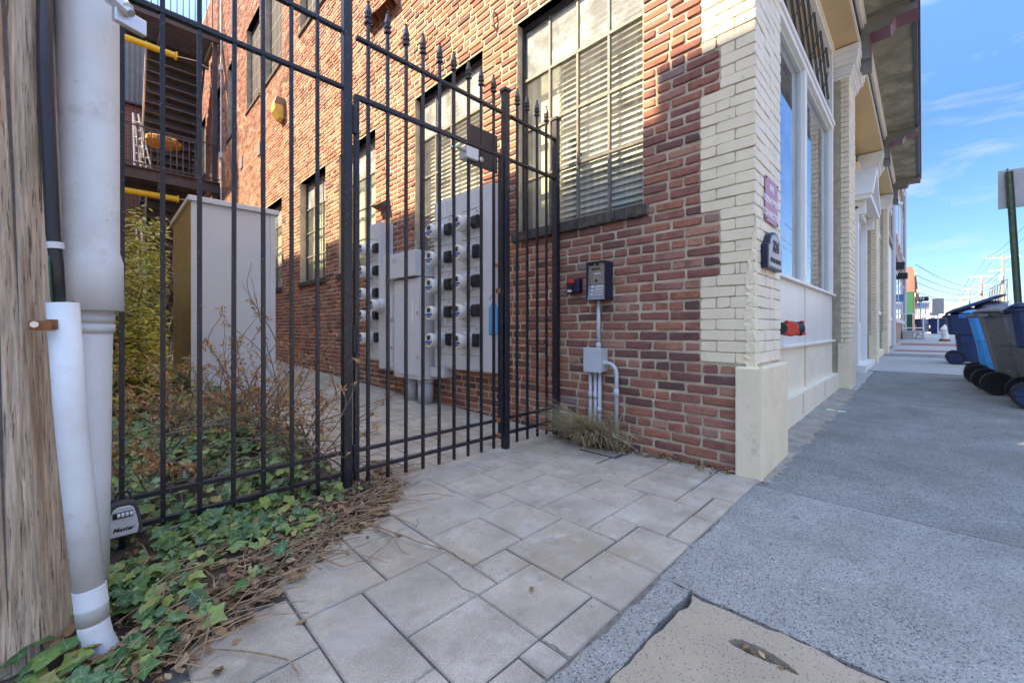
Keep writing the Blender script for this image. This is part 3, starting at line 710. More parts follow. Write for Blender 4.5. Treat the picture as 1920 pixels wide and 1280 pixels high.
    # groove strip between pilaster and reveal is left as real gap
# P1 capital (just above the frame)
m = MB()
for pr_, c0, c1 in prof: m.box(XA-pr_, 3.24+pr_, YS-pr_, .9, c0, c1)
m.obj('capital', m_white, corner, bev=.004)
bays = [(3.24, 6.91), (7.55, 11.4), (12.0, 15.2)]
# ---- bay 1: show window
x0, x1 = 3.24, 6.80
m = MB(); m.box(x0, x1+.11, .775, 1.0, -.1, .269); base = m.obj('plinth_wall', m_creamst, bld, bev=.004)
for xx in (4.55, 5.75):
    c = MB(); c.box(xx-.003, xx+.003, .7735, .776, .07, .268); c.obj('plinth_joint', m_joint, base)
xm = 5.02
for a, b_ in ((x0, xm-.02), (xm+.02, x1-.02)):
    m = MB(); m.box(a, b_, YW, YW+.02, .269, .685); m.obj('lower_panel', m_creamst, bld)
    m = MB(); m.box(a, b_, YW, YW+.02, .706, 1.272); m.obj('spandrel_panel', m_panel, bld)
m = MB(); m.box(xm-.018, xm+.018, YW-.006, YW+.03, .269, .6845); m.obj('panel_divider', m_tan, bld)
m = MB(); m.box(xm-.018, xm+.018, YW-.006, YW+.03, .7065, 1.272); m.obj('panel_divider', m_greyl, bld)
m = MB(); m.box(x0, x1, YW-.035, YW+.03, .685, .706); m.obj('panel_ledge', m_white, bld, bev=.003)
m = MB(); m.box(x0, x1, YW-.04, YW+.1, 1.272, 1.296); m.obj('window_sill', m_white, bld, bev=.003)
sw = MB()
for a, b_ in ((x0, x0+.06), (xm-.055, xm+.055), (x1-.10, x1)): sw.box(a, b_, YW-.01, YW+.09, 1.296, 3.44)
sw.box(x0, x1, YW-.015, YW+.10, 3.44, 3.50); sw.box(x0, x1, YW-.03, YW+.10, 3.50, 3.55); sw.box(x0, x1, YW-.01, YW+.09, 3.55, 3.60)
sw.box(x1-.10, x1, YW-.012, YW+.09, 3.60, 4.42); sw.box(x0, x1, YW-.012, YW+.09, 4.42, 4.47); sw.box(x0, x1, YW-.03, YW+.10, 4.47, 4.505)
show = sw.obj('show_window', m_white, bld, bev=.003); show['label'] = 'tall show window with diamond lattice transom beside the corner pilaster'
for a, b_ in ((x0+.06, xm-.055), (xm+.055, x1-.10)):
    f = MB(); t = .035
    for q in ((a, a+t, 1.296, 3.44), (b_-t, b_, 1.296, 3.44)): f.box(q[0], q[1], YW+.02, YW+.07, q[2], q[3])
    f.box(a+t, b_-t, YW+.02, YW+.07, 1.296, 1.296+t); f.box(a+t, b_-t, YW+.02, YW+.07, 3.44-t, 3.44)
    f.obj('sash', M('pale_sash', (.52, .58, .58), .4, var=.05), show)
    g = MB(); g.box(a+t, b_-t, YW+.045, YW+.051, 1.33, 3.405); g.obj('pane', m_gstore, show)
g = MB(); g.box(x0, x1-.1, YW+.03, YW+.035, 3.60, 4.42); g.obj('transom_pane', glass('lattice_glass', (.5, .58, .6), .15, .35, (.45, .5, .52)), show)
hz = .82; pitch = .41
lb = []
for s in (1, -1):
    k = -4
    while True:
        xs_ = x0+k*pitch; k += 1
        if xs_ > x1-.1: break
        p = (xs_, 3.60) if s > 0 else (xs_, 4.42); q = (xs_+.82, 4.42) if s > 0 else (xs_+.82, 3.60)
        # clip in x
        def clip(p, q):
            (ax, az), (bx, bz) = p, q
            lo, hi = x0+.01, x1-.105
            if bx <= lo or ax >= hi: return None
            if ax < lo: az += (bz-az)*(lo-ax)/(bx-ax); ax = lo
            if bx > hi: bz = az+(bz-az)*(hi-ax)/(bx-ax); bx = hi
            return (ax, az), (bx, bz)
        c = clip(p, q)
        if c:
            (ax, az), (bx, bz) = c
            t = MB(); t.tube([(ax, YW+.026+.003*s, az), (bx, YW+.026+.003*s, bz)], .006, 4); t.obj('lattice_bar', m_black, show)
m_iw = M('interior_dim', (.16, .17, .17), .9)
m = MB(); m.box(x0, 15, 2.6, 2.65, .0, 4.4); m.box(x0, 15, 1.0, 2.6, 0.1, .15); m.box(x0, 15, .99, 2.6, 4.42, 4.44); m.obj('interior_wall', m_iw, bld)
# ---- bay 2: doorway with pedimented hood
m = MB(); m.box(7.55, 9.35, .90, 1.1, st(9), 4.3); m.obj('bay_wall', m_cream, bld)
d = MB()
for a, b_ in ((9.38, 9.50), (10.92, 11.04)): d.box(a, b_, .80, 1.0, st(10)+.12, 3.0)
d.box(9.38, 11.04, .80, 1.0, 2.95, 3.06)
door = d.obj('street_door', m_white, bld, bev=.005); door['label'] = 'white framed street door under a small pediment'
m = MB(); m.box(9.5, 10.92, .88, .93, st(10)+.12, 2.95); m.obj('door_leaf', m_panel, door)
m = MB(); m.box(9.62, 10.8, .872, .878, st(10)+.9, 2.8); m.obj('door_glass', m_gstore, door)
m = MB(); m.box(9.3, 11.38, .70, 1.1, st(10)-.05, st(10)+.12); m.obj('door_step', m_white, door, bev=.006)
ped = MB(); cx = 10.25
ped.prism([(cx-.98, 3.08), (cx+.98, 3.08), (cx+.98, 3.16), (cx-.98, 3.16)], .62, .95, 'y')
ped.prism([(cx-1.0, 3.16), (cx-.86, 3.16), (cx, 3.76), (cx, 3.88)], .60, .95, 'y'); ped.prism([(cx+1.0, 3.16), (cx, 3.88), (cx, 3.76), (cx+.86, 3.16)], .60, .95, 'y')
ped.prism([(cx-.86, 3.16), (cx+.86, 3.16), (cx, 3.76)], .78, .95, 'y')
for sx in (-.8, .8): ped.prism([(cx+sx-.06, 2.85), (cx+sx+.06, 2.85), (cx+sx+.06, 3.08), (cx+sx-.06, 3.08)], .70, .95, 'y')
ped.obj('pediment', m_white, door, bev=.006)
m = MB(); m.prism([(cx-.45, 3.22), (cx+.45, 3.22), (cx, 3.55)], .772, .781, 'y'); m.obj('tympanum', m_dark, door)
m = MB(); m.box(11.05, 11.4, .93, 1.1, st(11), 4.3); m.obj('bay_wall', m_cream, bld)
m = MB(); m.box(9.35, 11.05, .98, 1.02, 3.05, 4.4); m.obj('bay_wall', m_cream, bld)
# ---- bay 3 window
f = MB()
for a, b_ in ((12.0, 12.12), (13.55, 13.65), (15.0, 15.2)): f.box(a, b_, .83, .93, 1.3, 4.2)
f.box(12.0, 15.2, .80, .95, 1.22, 1.3); f.box(12.0, 15.2, .82, .93, 3.3, 3.42); f.box(12, 15.2, .82, .93, 4.2, 4.4)
far = f.obj('show_window', m_white, bld)
g = MB(); g.box(12.1, 15.1, .875, .88, 1.3, 4.2); g.obj('pane', m_gstore, far)
m = MB(); m.box(12.0, 15.2, .84, .95, st(13)-.1, 1.22); m.obj('bay_panel', m_panel, bld)
m = MB(); m.box(12.0, 15.2, .74, .98, st(13)-.1, st(13)+.16); m.obj('plinth_wall', m_creamst, bld)
# ---- entablature, soffit, brackets
m = MB(); m.box(XA, 15.9, .55+.03, 1.0, 4.506, 4.516); m.obj('bay_soffit', m_tan, bld)
fs = [(.585, 4.517, 4.55), (.57, 4.55, 4.59), (.60, 4.59, 4.72), (.575, 4.72, 4.79), (.545, 4.79, 4.84), (.52, 4.84, 4.90)]
for i, (yy, c0, c1) in enumerate(fs):
    m = MB(); m.box(XA-.05, 15.95, yy, 1.0, c0, c1-.001); m.obj('fascia_board', m_tan if i in (0, 2) else (m_white if i != 3 else m_gutter), bld)
m = MB(); m.box(XA-.4, 16.05, .07, 1.1, 4.905, 4.94); eave = m.obj('eave', m_soff, bld)
for xx in range(3, 16, 2):
    c = MB(); c.box(xx-.002, xx+.002, .12, .52, 4.9025, 4.9055); c.obj('soffit_joint', m_gutter, eave)
m = MB(); m.box(XA-.42, 16.07, .05, .10, 4.885, 5.06); m.box(XA-.42, 16.07, .02, .049, 4.99, 5.07); m.obj('gutter', m_gutter, eave, bev=.006)
m = MB(); m.add([(XA-.42, .05, 5.06), (16.07, .05, 5.06), (16.07, 1.3, 5.55), (XA-.42, 1.3, 5.55)], [(0, 1, 2, 3)]); m.obj('roof_slope', m_gutter, eave, fix=False)
def ogee(y0, z0, y1, z1, n=8):
    return [(y0+(y1-y0)*i/n, z0+(z1-z0)*(.5-.5*cos(pi*i/n))) for i in range(n+1)]
for k, (a, b_) in enumerate([(XA, 3.24)]+PX):
    c = (a+b_)/2; w = .14
    prof = [(.62, 4.40), (.485, 4.40), (.485, 4.70), (.30, 4.70)]+ogee(.30, 4.70, .245, 4.79)+[(.045, 4.79), (.045, 5.0), (.62, 5.0)]
    m = MB(); m.prism(prof, c-w, c+w, 'x'); bk = m.obj('bracket', m_brk, bld); 
    under = [(.487, 4.40), (.487, 4.70), (.30, 4.70)]+ogee(.30, 4.70, .245, 4.79)+[(.043, 4.79), (.043, 5.0)]
    u = MB()
    lo = [(y, z) for y, z in under]
    hi = [(y-.004 if z < 4.45 or True else y, z-.004) for y, z in under]
    n = len(lo); vs_ = []
    for xx in (c-w-.004, c+w+.004): vs_ += [(xx, y, z) for y, z in lo]+[(xx, y, z) for y, z in hi]
    fs_ = []
    for i in range(n-1): fs_ += [(n+i, n+i+1, 3*n+i+1, 3*n+i), (i, n+i, n+i+1, i+1), (2*n+i, 2*n+i+1, 3*n+i+1, 3*n+i)]
    u.add(vs_, fs_); u.obj('bracket_edge', m_purple, bk)
    m = MB(); m.box(c-.07, c+.07, .475, .484, 4.27, 4.40); m.box(c-.06, c+.06, .484, .575, 4.27, 4.45); m.obj('bracket_drop', m_brk, bk)
# mass of the building behind the street front
m = MB(); m.box(XA+.2, 15.9, 1.35, 20.9, 5.0, 5.08); m.box(15.7, 15.9, .9, 20.9, 0, 5.0); m.obj('flat_roof', m_gutter, bld)

# ---- plaques and fittings on the corner
def street_quad(px, y): return px
s = thing('fire_connection_sign', 'plum coloured FIRE DEPARTMENT CONNECTION sign on the corner pilaster', 'sign', (2.96, YS, 1.5))
m = MB(); m.box(2.82, 3.11, YS-.014, YS-.009, 1.503, 1.777); m.obj('sign_plate', m_sign, s, bev=.002)
for tx, zz in (('FIRE', 1.70), ('DEPARTMENT', 1.618), ('CONNECTION', 1.536)):
    text_mesh(tx, .056, m_wtxt, s, (2.965, YS-.0145, zz), (1, 0, 0), (0, 0, 1.0), depth=.0006, bold=.001)
for xx in (2.833, 3.097):
    for zz in (1.516, 1.764):
        c = MB(); c.lathe([(.007, 0), (.007, .003), (.004, .005)], (xx, YS-.014, zz), '-y', 10); c.obj('screw', m_black, s)
pq = thing('house_number_plaque', 'dark arched house number plaque 324 on the corner pilaster', 'plaque', (2.92, YS, 1.2))
px0, px1, pz0, pz1 = 2.755, 3.10, 1.21, 1.352; pc = (px0+px1)/2
arch = [(px0, pz0), (px1, pz0), (px1, pz1)]+[(pc+.135*cos(t), pz1+.088*sin(t)) for t in [pi*i/14 for i in range(15)]]+[(px0, pz1)]
m = MB(); m.prism(arch, YS-.04, YS-.004, 'y'); m.obj('plaque_body', m_navy, pq, bev=.004)
arch2 = [((x-pc)*.88+pc, (z-1.31)*.86+1.31) for x, z in arch]
m = MB(); m.prism(arch2, YS-.0425, YS-.0398, 'y'); m.obj('plaque_face', m_plq, pq)
text_mesh('324', .092, m_btxt, pq, (pc, YS-.0428, 1.318), (1, 0, 0), (0, 0, 1), depth=.003, bold=.004)
text_mesh('SALEM AVENUE', .036, m_btxt, pq, (pc, YS-.0428, 1.25), (1, 0, 0), (0, 0, 1), depth=.002, bold=.0012)
fz = .85
fd = thing('fire_hose_inlet', 'twin hose inlet with a red cap on the white spandrel panel', 'hose inlet', (3.8, YW, fz))
m = MB(); m.lathe([(.09, 0), (.09, .015), (.05, .02), (.05, .06)], (3.80, YW, fz), '-y', 24); m.obj('wall_flange', m_brass, fd)
m = MB(); m.tube([(3.62, YW-.08, fz), (3.98, YW-.08, fz)], .045, 16); m.obj('inlet_body', m_brass, fd)
for cx_, dv in ((3.74, Vector((-.74, -.67, 0))), (3.90, Vector((.62, -.78, 0)))):
    p0 = Vector((cx_, YW-.08, fz)); u_ = Vector((0, 0, 1)); w_ = dv.cross(u_); mt = m_red if dv.x < 0 else m_brass
    m = MB(); m.tube([p0, p0+dv*.03, p0+dv*.031, p0+dv*.075], [.046, .046, .055, .055], 20); m.obj('swivel_ring', m_brass, fd)
    m = MB(); m.tube([p0+dv*.0755, p0+dv*.09, p0+dv*.097], [.058, .058, .05], 24); m.obj('cap', mt, fd)
    for t in (60, 210, 320):
        q_ = p0+dv*.085+(u_*sin(radians(t))+w_*cos(radians(t)))*.06; m = MB(); m.tube([q_-dv*.012, q_, q_+dv*.014], [.010, .013, .009], 8); m.obj('cap_lug', m_red, fd)
# ================================================================== iron fence, gate and the pole with its pipes
YF = 2.10
def finial(z0, z1):
    f = MB(); w = .010
    def sq(s, z): return [(-s, -s, z), (s, -s, z), (s, s, z), (-s, s, z)]
    rings = [(.0085, z0-.002), (.0155, z0+.002), (.0155, z0+.014), (.0105, z0+.017), (.0105, z0+.028), (.015, z0+.030), (.015, z0+.042), (.011, z0+.045), (.0135, z0+.060), (.007, z1-.022), (.0045, z1-.014), (.0065, z1-.006), (.003, z1)]
    vs_ = []; fs_ = []
    for s, z in rings: vs_ += sq(s, z)
    for i in range(len(rings)-1):
        for k in range(4): fs_.append((i*4+k, i*4+(k+1) % 4, i*4+4+(k+1) % 4, i*4+4+k))
    fs_.append((len(rings)*4-4, len(rings)*4-3, len(rings)*4-2, len(rings)*4-1))
    f.add(vs_, fs_); return f.mesh('finial', (0, 0, 0), (m_iron,))
fin_me = finial(2.48, 2.605)
pk = MB(); pk.box(-.0078, .0078, -.0078, .0078, .02, 2.482); pk_me = pk.mesh('picket', (0, 0, 0), (m_iron,))
def picket(parent, x, fin=True):
    p = inst('picket', pk_me, parent, (x+R.uniform(-.0015, .0015), YF, R.uniform(-.004, .004)), (R.uniform(-.0012, .0012), R.uniform(-.0018, .0018), R.uniform(-.05, .05)))
    if fin:
        q = bpy.data.objects.new('finial', fin_me); COL.objects.link(q); q.parent = p
    return p
def post(parent, x, z0, z1, w, cap=True):
    m = MB(); m.box(x-w/2, x+w/2, YF-w/2, YF+w/2, z0, z1); p = m.obj('post', m_iron, parent, bev=.003)
    if cap:
        c = MB(); c.box(x-w/2-.007, x+w/2+.007, YF-w/2-.007, YF+w/2+.007, z1, z1+.02); c.box(x-w/2+.004, x+w/2-.004, YF-w/2+.004, YF+w/2-.004, z1+.02, z1+.027); c.obj('post_cap', m_iron, p)
    return p
def rail(parent, x0, x1, z, hgt=.016, dep=.011, mat=None, y=YF):
    for yy in (-1,):
        m = MB(); m.box(x0, x1, y-.0135, y+.0135, z-hgt/2, z+hgt/2); m.obj('rail', mat or m_iron, parent)
fl = thing('iron_fence', 'black iron picket fence panel with ivy at its foot, left of the gate', 'fence', (.45, YF, 0), group='black iron fencing')
fp = post(fl, .8945, 0.0, 2.62, .045)
post(fl, -1.2, 0.0, 2.62, .052)
for z in (2.372, 2.085, .215, .108): rail(fl, -1.18, .869, z)
x = .0532
for k in range(-10, 7): picket(fl, .0532+k*.1163)
gate = thing('iron_gate', 'black iron gate leaf with spear tips and a lock plate', 'gate', (1.46, YF, 0), group='black iron fencing')
g0, g1 = .945, 1.985
for xx in (g0, g1):
    m = MB(); m.box(xx-.012, xx+.012, YF-.014, YF+.014, .06 if xx < 1.5 else .08, 2.05); m.obj('gate_stile', m_iron, gate, bev=.002)
rail(gate, g0-.012, g1+.012, 2.062, .022); rail(gate, g0+.0, g1+.012, 2.374)
for z in (.212, .105): rail(gate, g0, g1-.05, z); 
for z in (.212, .105):
    m = MB(); m.box(g1-.05, g1+.0, YF-.013, YF+.013, z-.0125, z+.0125); m.obj('rail_end', m_rust, gate)
for k in range(9): picket(gate, 1.011+k*.1137)
for z0, z1 in ((1.86, 2.01), (.72, .86), (.10, .25)):
    m = MB(); m.lathe([(.011, z0), (.013, z0+.004), (.013, (z0+z1)/2-.002), (.0115, (z0+z1)/2), (.013, (z0+z1)/2+.002), (.013, z1-.004), (.010, z1)], (.931, YF-.012, 0), 'z', 12); m.obj('hinge', m_iron, gate)
m = MB(); m.box(1.70, 1.95, YF-.006, YF+.006, 1.93, 2.19); lp = m.obj('lock_plate', m_iron, gate)
m = MB(); m.box(1.66, 1.76, YF-.03, YF+.05, 1.955, 2.03); m.obj('lock_case', m_greyl, gate, bev=.004)
m = MB(); m.tube([(1.66, YF-.01, 2.0), (1.60, YF-.01, 2.005), (1.57, YF+.02, 2.0)], .012, 10); m.obj('lever_handle', m_steel, gate)
m = MB(); m.lathe([(.018, 0), (.018, .008), (.01, .012)], (1.80, YF-.006, 1.98), '-y', 14); m.obj('lock_cylinder', m_steel, gate)
m = MB(); m.box(1.95, 2.0, YF-.012, YF+.012, 1.10, 1.13); m.box(1.93, 1.955, YF-.01, YF+.01, 1.28, 1.30); m.obj('strike_bar', m_rust, gate)
fr2 = thing('iron_fence', 'short black iron picket panel between gate and brick wall', 'fence', (2.3, YF, 0), group='black iron fencing')
post(fr2, 2.034, 0, 2.53, .046); post(fr2, 2.604, 0, 2.53, .046)
for z in (2.374, 2.062, .215, .108): rail(fr2, 2.057, 2.581, z)
for xx in (2.15, 2.262, 2.376, 2.487): picket(fr2, xx)
# light blue hanging bottle-shaped tag
tg = thing('hanging_tag', 'light blue plastic tag hanging from the gate stile', 'tag', (1.93, YF-.03, .8))
m = MB(); m.lathe([(.006, .80), (.030, .805), (.032, .82), (.032, .985), (.026, 1.01), (.012, 1.03), (.012, 1.045)], (1.957, YF+.045, 0), 'z', 16); m.obj('tag_body', m_ltblue, tg, smooth=True)
m = MB(); m.tube([(1.957+.018*cos(t)-.012, YF+.045, 1.045+.035*sin(t)) for t in [pi*i/10 for i in range(11)]], .005, 8); m.obj('tag_hook', m_ltblue, tg)
m = MB(); m.box(1.935, 1.985, YF+.04, YF+.05, .77, .80); m.obj('tag_label', m_greyl, tg)
# key lock box
lk = thing('key_lock_box', 'grey combination key lock box hanging on the lowest fence rail', 'lock box', (.055, YF-.03, .12))
cxl, czl = .056, .158
def sp(pts, d0, d1): q = MB(); q.prism(pts, d0, d1, 'y'); return q
ol = [(cxl-.047, czl-.062), (cxl+.047, czl-.062), (cxl+.052, czl-.03), (cxl+.044, czl+.02), (cxl+.034, czl+.056), (cxl+.02, czl+.066), (cxl-.02, czl+.066), (cxl-.034, czl+.056), (cxl-.044, czl+.02), (cxl-.052, czl-.03)]
yk = YF-.016
sp(ol, yk-.045, yk-.002).obj('case', M('lock_box_rubber', (.055, .05, .055), .6), lk, bev=.006)
il = [((x-cxl)*.80+cxl, (z-czl)*.82+czl-.002) for x, z in ol]
sp(il, yk-.051, yk-.044).obj('face_plate', M('lock_box_face', (.52, .54, .56), .4, var=.05), lk, bev=.003)
m = MB(); m.box(cxl-.028, cxl+.026, yk-.0522, yk-.0508, czl+.012, czl+.034); m.obj('dial_window', m_lcd, lk)
for i in range(4):
    m = MB(); m.tube([(cxl-.016+i*.011, yk-.0515, czl+.023), (cxl-.008+i*.011, yk-.0515, czl+.023)], .008, 10); m.obj('number_wheel', m_greyl, lk)
m = MB(); m.box(cxl-.0275, cxl-.019, yk-.0535, yk-.0515, czl+.014, czl+.030); m.obj('release_button', m_black, lk)
text_mesh('Master', .020, m_btxt, lk, (cxl, yk-.0514, czl-.034), (1, 0, 0), (0, 0, 1), depth=.0004, bold=.0006, shear=.3)
m = MB(); m.tube([(cxl+.02, yk-.02, czl+.06)]+[(cxl+.02*cos(t), yk-.012, czl+.075+.022*sin(t)) for t in [pi*i/8 for i in range(9)]]+[(cxl-.02, yk-.02, czl+.06)], .004, 8); m.obj('shackle', m_black, lk)

# ---- timber pole with conduits
def cw(r, d, z): return ((d+r)/1.41421356, (d-r)/1.41421356, z)      # metres right of / ahead of the viewpoint
pole = MB(); n = 40; levels = [-.2, .0, .15, .5, 1.0, 1.6, 2.4, 4, 7, 9.5]; lr = random.Random(2)
def pc(z): return cw(-1.352-.034*min(z, 3), 1.06, z)
ph = [lr.uniform(0, 6) for _ in range(7)]
vs_ = []; fs_ = []
rows_ = []
zz = []
for a, b_ in zip(levels, levels[1:]):
    k = max(1, int((b_-a)/.08)) if a < 2 else 6
    zz += [a+(b_-a)*i/k for i in range(k)]
zz.append(9.5)
for z in zz:
    c = Vector(pc(z)); rad = .165-.006*z
    for j in range(n):
        t = 2*pi*j/n
        r_ = rad+.0035*sin(9*t+ph[0]+.25*sin(z*2+ph[2]))+.0025*sin(23*t+ph[1]+.3*sin(3*z))+.003*sin(5*t+z*1.7+ph[3])
        vs_.append((c.x+r_*cos(t), c.y+r_*sin(t), z))
for i in range(len(zz)-1):
    for j in range(n): fs_.append((i*n+j, i*n+(j+1) % n, (i+1)*n+(j+1) % n, (i+1)*n+j))
pole.add(vs_, fs_)
pl = thing('timber_pole', 'weathered grey brown timber utility pole at the left edge', 'pole', pc(0))
pole.obj('pole_shaft', m_wood, pl, smooth=True)
# long drying checks (real grooves laid as thin dark slivers in the wood)
for k in range(16):
    t = radians(-172+k*11+lr.uniform(-3, 3)); z0 = lr.uniform(-.1, 1.2); ln = lr.uniform(.35, 1.3); m = MB(); prev = None; wv = []
    for i in range(14):
        z = z0+ln*i/13; c = Vector(pc(z)); rad = .165-.006*z; w = .003*sin(pi*i/13)+.0003; tt = t+.012*sin(4*z+k)
        r_ = rad+.0035*sin(9*tt+ph[0]+.25*sin(z*2+ph[2]))+.0025*sin(23*tt+ph[1]+.3*sin(3*z))+.003*sin(5*tt+z*1.7+ph[3])+.0012
        for s in (-1, 1): wv.append((c.x+r_*cos(tt)-s*w*sin(tt), c.y+r_*sin(tt)+s*w*cos(tt), z))
    m.add(wv, [(2*i, 2*i+1, 2*i+3, 2*i+2) for i in range(13)]); m.obj('drying_check', m_joint, pl, fix=False)
# large downpipe
dp = thing('downpipe', 'large white plastic downpipe standing behind the pole', 'pipe', cw(-1.27, 1.24, 0))
def dr(px, py, d): return cw((px-960)/770*d, d, CAM_H-(py-616)/770*d)
D1 = 1.22
b = MB(); b.tube([dr(166, -900, D1), dr(165, 0, D1), dr(166, 470, D1), dr(170, 492, D1), dr(172, 583, D1)], [.068, .068, .068, .0715, .0715], 32); b.obj('upper_pipe', m_pvc, dp, smooth=False)
b = MB(); b.tube([dr(166, 575, D1), dr(163, 640, D1), dr(160, 900, D1), dr(157, 1125, D1)], [.056, .0555, .055, .0545], 32); b.obj('lower_pipe', m_pvcg if False else m_pvc, dp)
b = MB(); b.tube([dr(166.5, 586, D1), dr(166, 604, D1)], .0575, 32); b.tube([dr(166, 606, D1), dr(165, 622, D1)], .0585, 32); b.obj('strap_band', m_pvcg, dp)
for o in dp.children:
    for p in o.data.polygons: p.use_smooth = len(p.vertices) == 4
# strap bracket at top
m = MB(); c = Vector(dr(243, 40, 1.18))
m.cbox(c, (.075, .02, .045), Matrix.Rotation(radians(25), 3, 'Z')); m.obj('pipe_bracket', m_alu, dp, bev=.003)
m = MB(); m.tube([dr(241, 14, 1.15), dr(241, 14, 1.165)], .012, 6); m.obj('bolt', m_alu, dp)
m = MB(); m.tube([dr(205, -6, 1.16), dr(228, 8, 1.155), dr(246, 26, 1.16)], [.02, .022, .012], 8); m.obj('bracket_arm', m_alu, dp)
# small conduit in front
cd = thing('conduit_guard', 'white plastic cable guard pipe strapped to the timber pole', 'pipe', dr(185, 1228, 1.07))
pA, pB = Vector(dr(147, 920, 1.066)), Vector(dr(176, 1172, 1.07))
b = MB(); b.tube([dr(118, 568, 1.06), dr(133, 780, 1.063), pA, pA.lerp(pB, .8)], [.0305]*4, 28); b.obj('guard_pipe', m_pvc, cd)
b = MB(); b.tube([pA.lerp(pB, t_) for t_ in (.71, .715, .84, .845, .86, .96)], [.0315, .0325, .0325, .034, .0325, .0325], 28); b.obj('coupling', m_pvcg, cd)
b = MB(); b.tube([pA.lerp(pB, .93), pB, dr(182, 1198, 1.072), dr(196, 1232, 1.075), dr(214, 1258, 1.08)], [.0305, .031, .032, .036, .041], 28); b.obj('sweep_bend', m_pvc, cd)
for o in cd.children:
    for p in o.data.polygons: p.use_smooth = len(p.vertices) == 4
m = MB(); n = 14; vs_ = []
ctr = Vector(dr(121, 608, 1.06))
for i in range(n+1):
    t = radians(-150+i*200/n)
    # band wraps the near side of the pipe
    rdir = Vector((cos(radians(-135)+t*.55), sin(radians(-135)+t*.55), 0))
    for zo in (-.012, .012): vs_.append(ctr+rdir*.0325+Vector((0, 0, zo)))
m.add(vs_, [(2*i, 2*i+2, 2*i+3, 2*i+1) for i in range(n)])
e0 = Vector(dr(54, 612, 1.005)); e1 = Vector(dr(96, 609, 1.012))
m.cbox((e0+e1)/2, ((e1-e0).length, .004, .024), Matrix.Rotation(atan2((e1-e0).y, (e1-e0).x), 3, 'Z'))
m.obj('rusty_strap', m_rust, cd)
m = MB(); bdir = Vector(dr(64, 608, .985)); m.tube([dr(64, 608, .998), dr(64, 608, .985)], .008, 6); m.obj('strap_bolt', m_alu, cd)
# black cable sheath
ck = thing('cable_sheath', 'black flexible cable sheath running up the timber pole', 'cable', dr(108, 570, 1.06))
b = MB(); b.tube([dr(112, 590, 1.06), dr(107, 500, 1.06), dr(100, 440, 1.06), dr(93, 300, 1.07), dr(84, 140, 1.08), dr(82, -300, 1.1)], [.0125, .013, .0138, .0145, .015, .015], 16); b.obj('sheath', m_black, ck, smooth=True)
b = MB(); b.tube([dr(104, 467, 1.06), dr(103, 455, 1.06)], .0165, 16); b.obj('cable_clip', m_pvcg, ck)
b = MB(); b.tube([dr(98, 575, 1.045), dr(94, 530, 1.04), dr(92, 490, 1.045), dr(95, 462, 1.055)], .002, 6); b.obj('green_wire', m_green, ck, smooth=True)
# ================================================================== meters, cabinets and wall fittings
def meter(parent, xf, y, z, big=1.0):
    rg = MB(); rg.lathe([(.088, 0), (.088, .03), (.085, .034), (.085, .045), (.079, .05), (.079, .058)], (xf, y, z), '-x', 26); ring = rg.obj('meter', m_greyl, parent)
    dm = MB(); dm.lathe([(.074, .055), (.074, .132), (.0715, .142), (.067, .1465)], (xf, y, z), '-x', 26); d = dm.obj('meter_dome', m_mwhite, ring)
    for p in d.data.polygons: p.use_smooth = len(p.vertices) == 4
    c = MB(); c.box(xf-.149, xf-.1465, y-.028, y+.028, z+.006, z+.05); c.obj('meter_display', m_lcd, ring)
    c = MB(); c.box(xf-.1495, xf-.1465, y-.058, y+.058, z-.028, z-.004); c.obj('meter_label', m_blue, ring)
    c = MB(); c.box(xf-.1485, xf-.1465, y-.03, y+.03, z-.045, z-.034); c.obj('meter_barcode', m_lcd, ring)
def breaker(parent, xf, y, z, opened):
    m = MB()
    if opened:
        m.box(xf-.03, xf, y-.038, y+.038, z-.062, z+.062); o = m.obj('breaker', m_black, parent, bev=.003)
        for k in (-1, 0, 1):
            c = MB(); c.box(xf-.04, xf-.028, y-.03, y+.03, z+k*.035-.008, z+k*.035+.008); c.obj('breaker_switch', m_black, o)
    else:
        m.prism([(xf, z-.06), (xf-.035, z-.06), (xf-.05, z-.03), (xf-.05, z+.045), (xf-.03, z+.06), (xf, z+.06)], y-.04, y+.04, 'y'); m.obj('breaker_cover', m_black, parent, bev=.003)
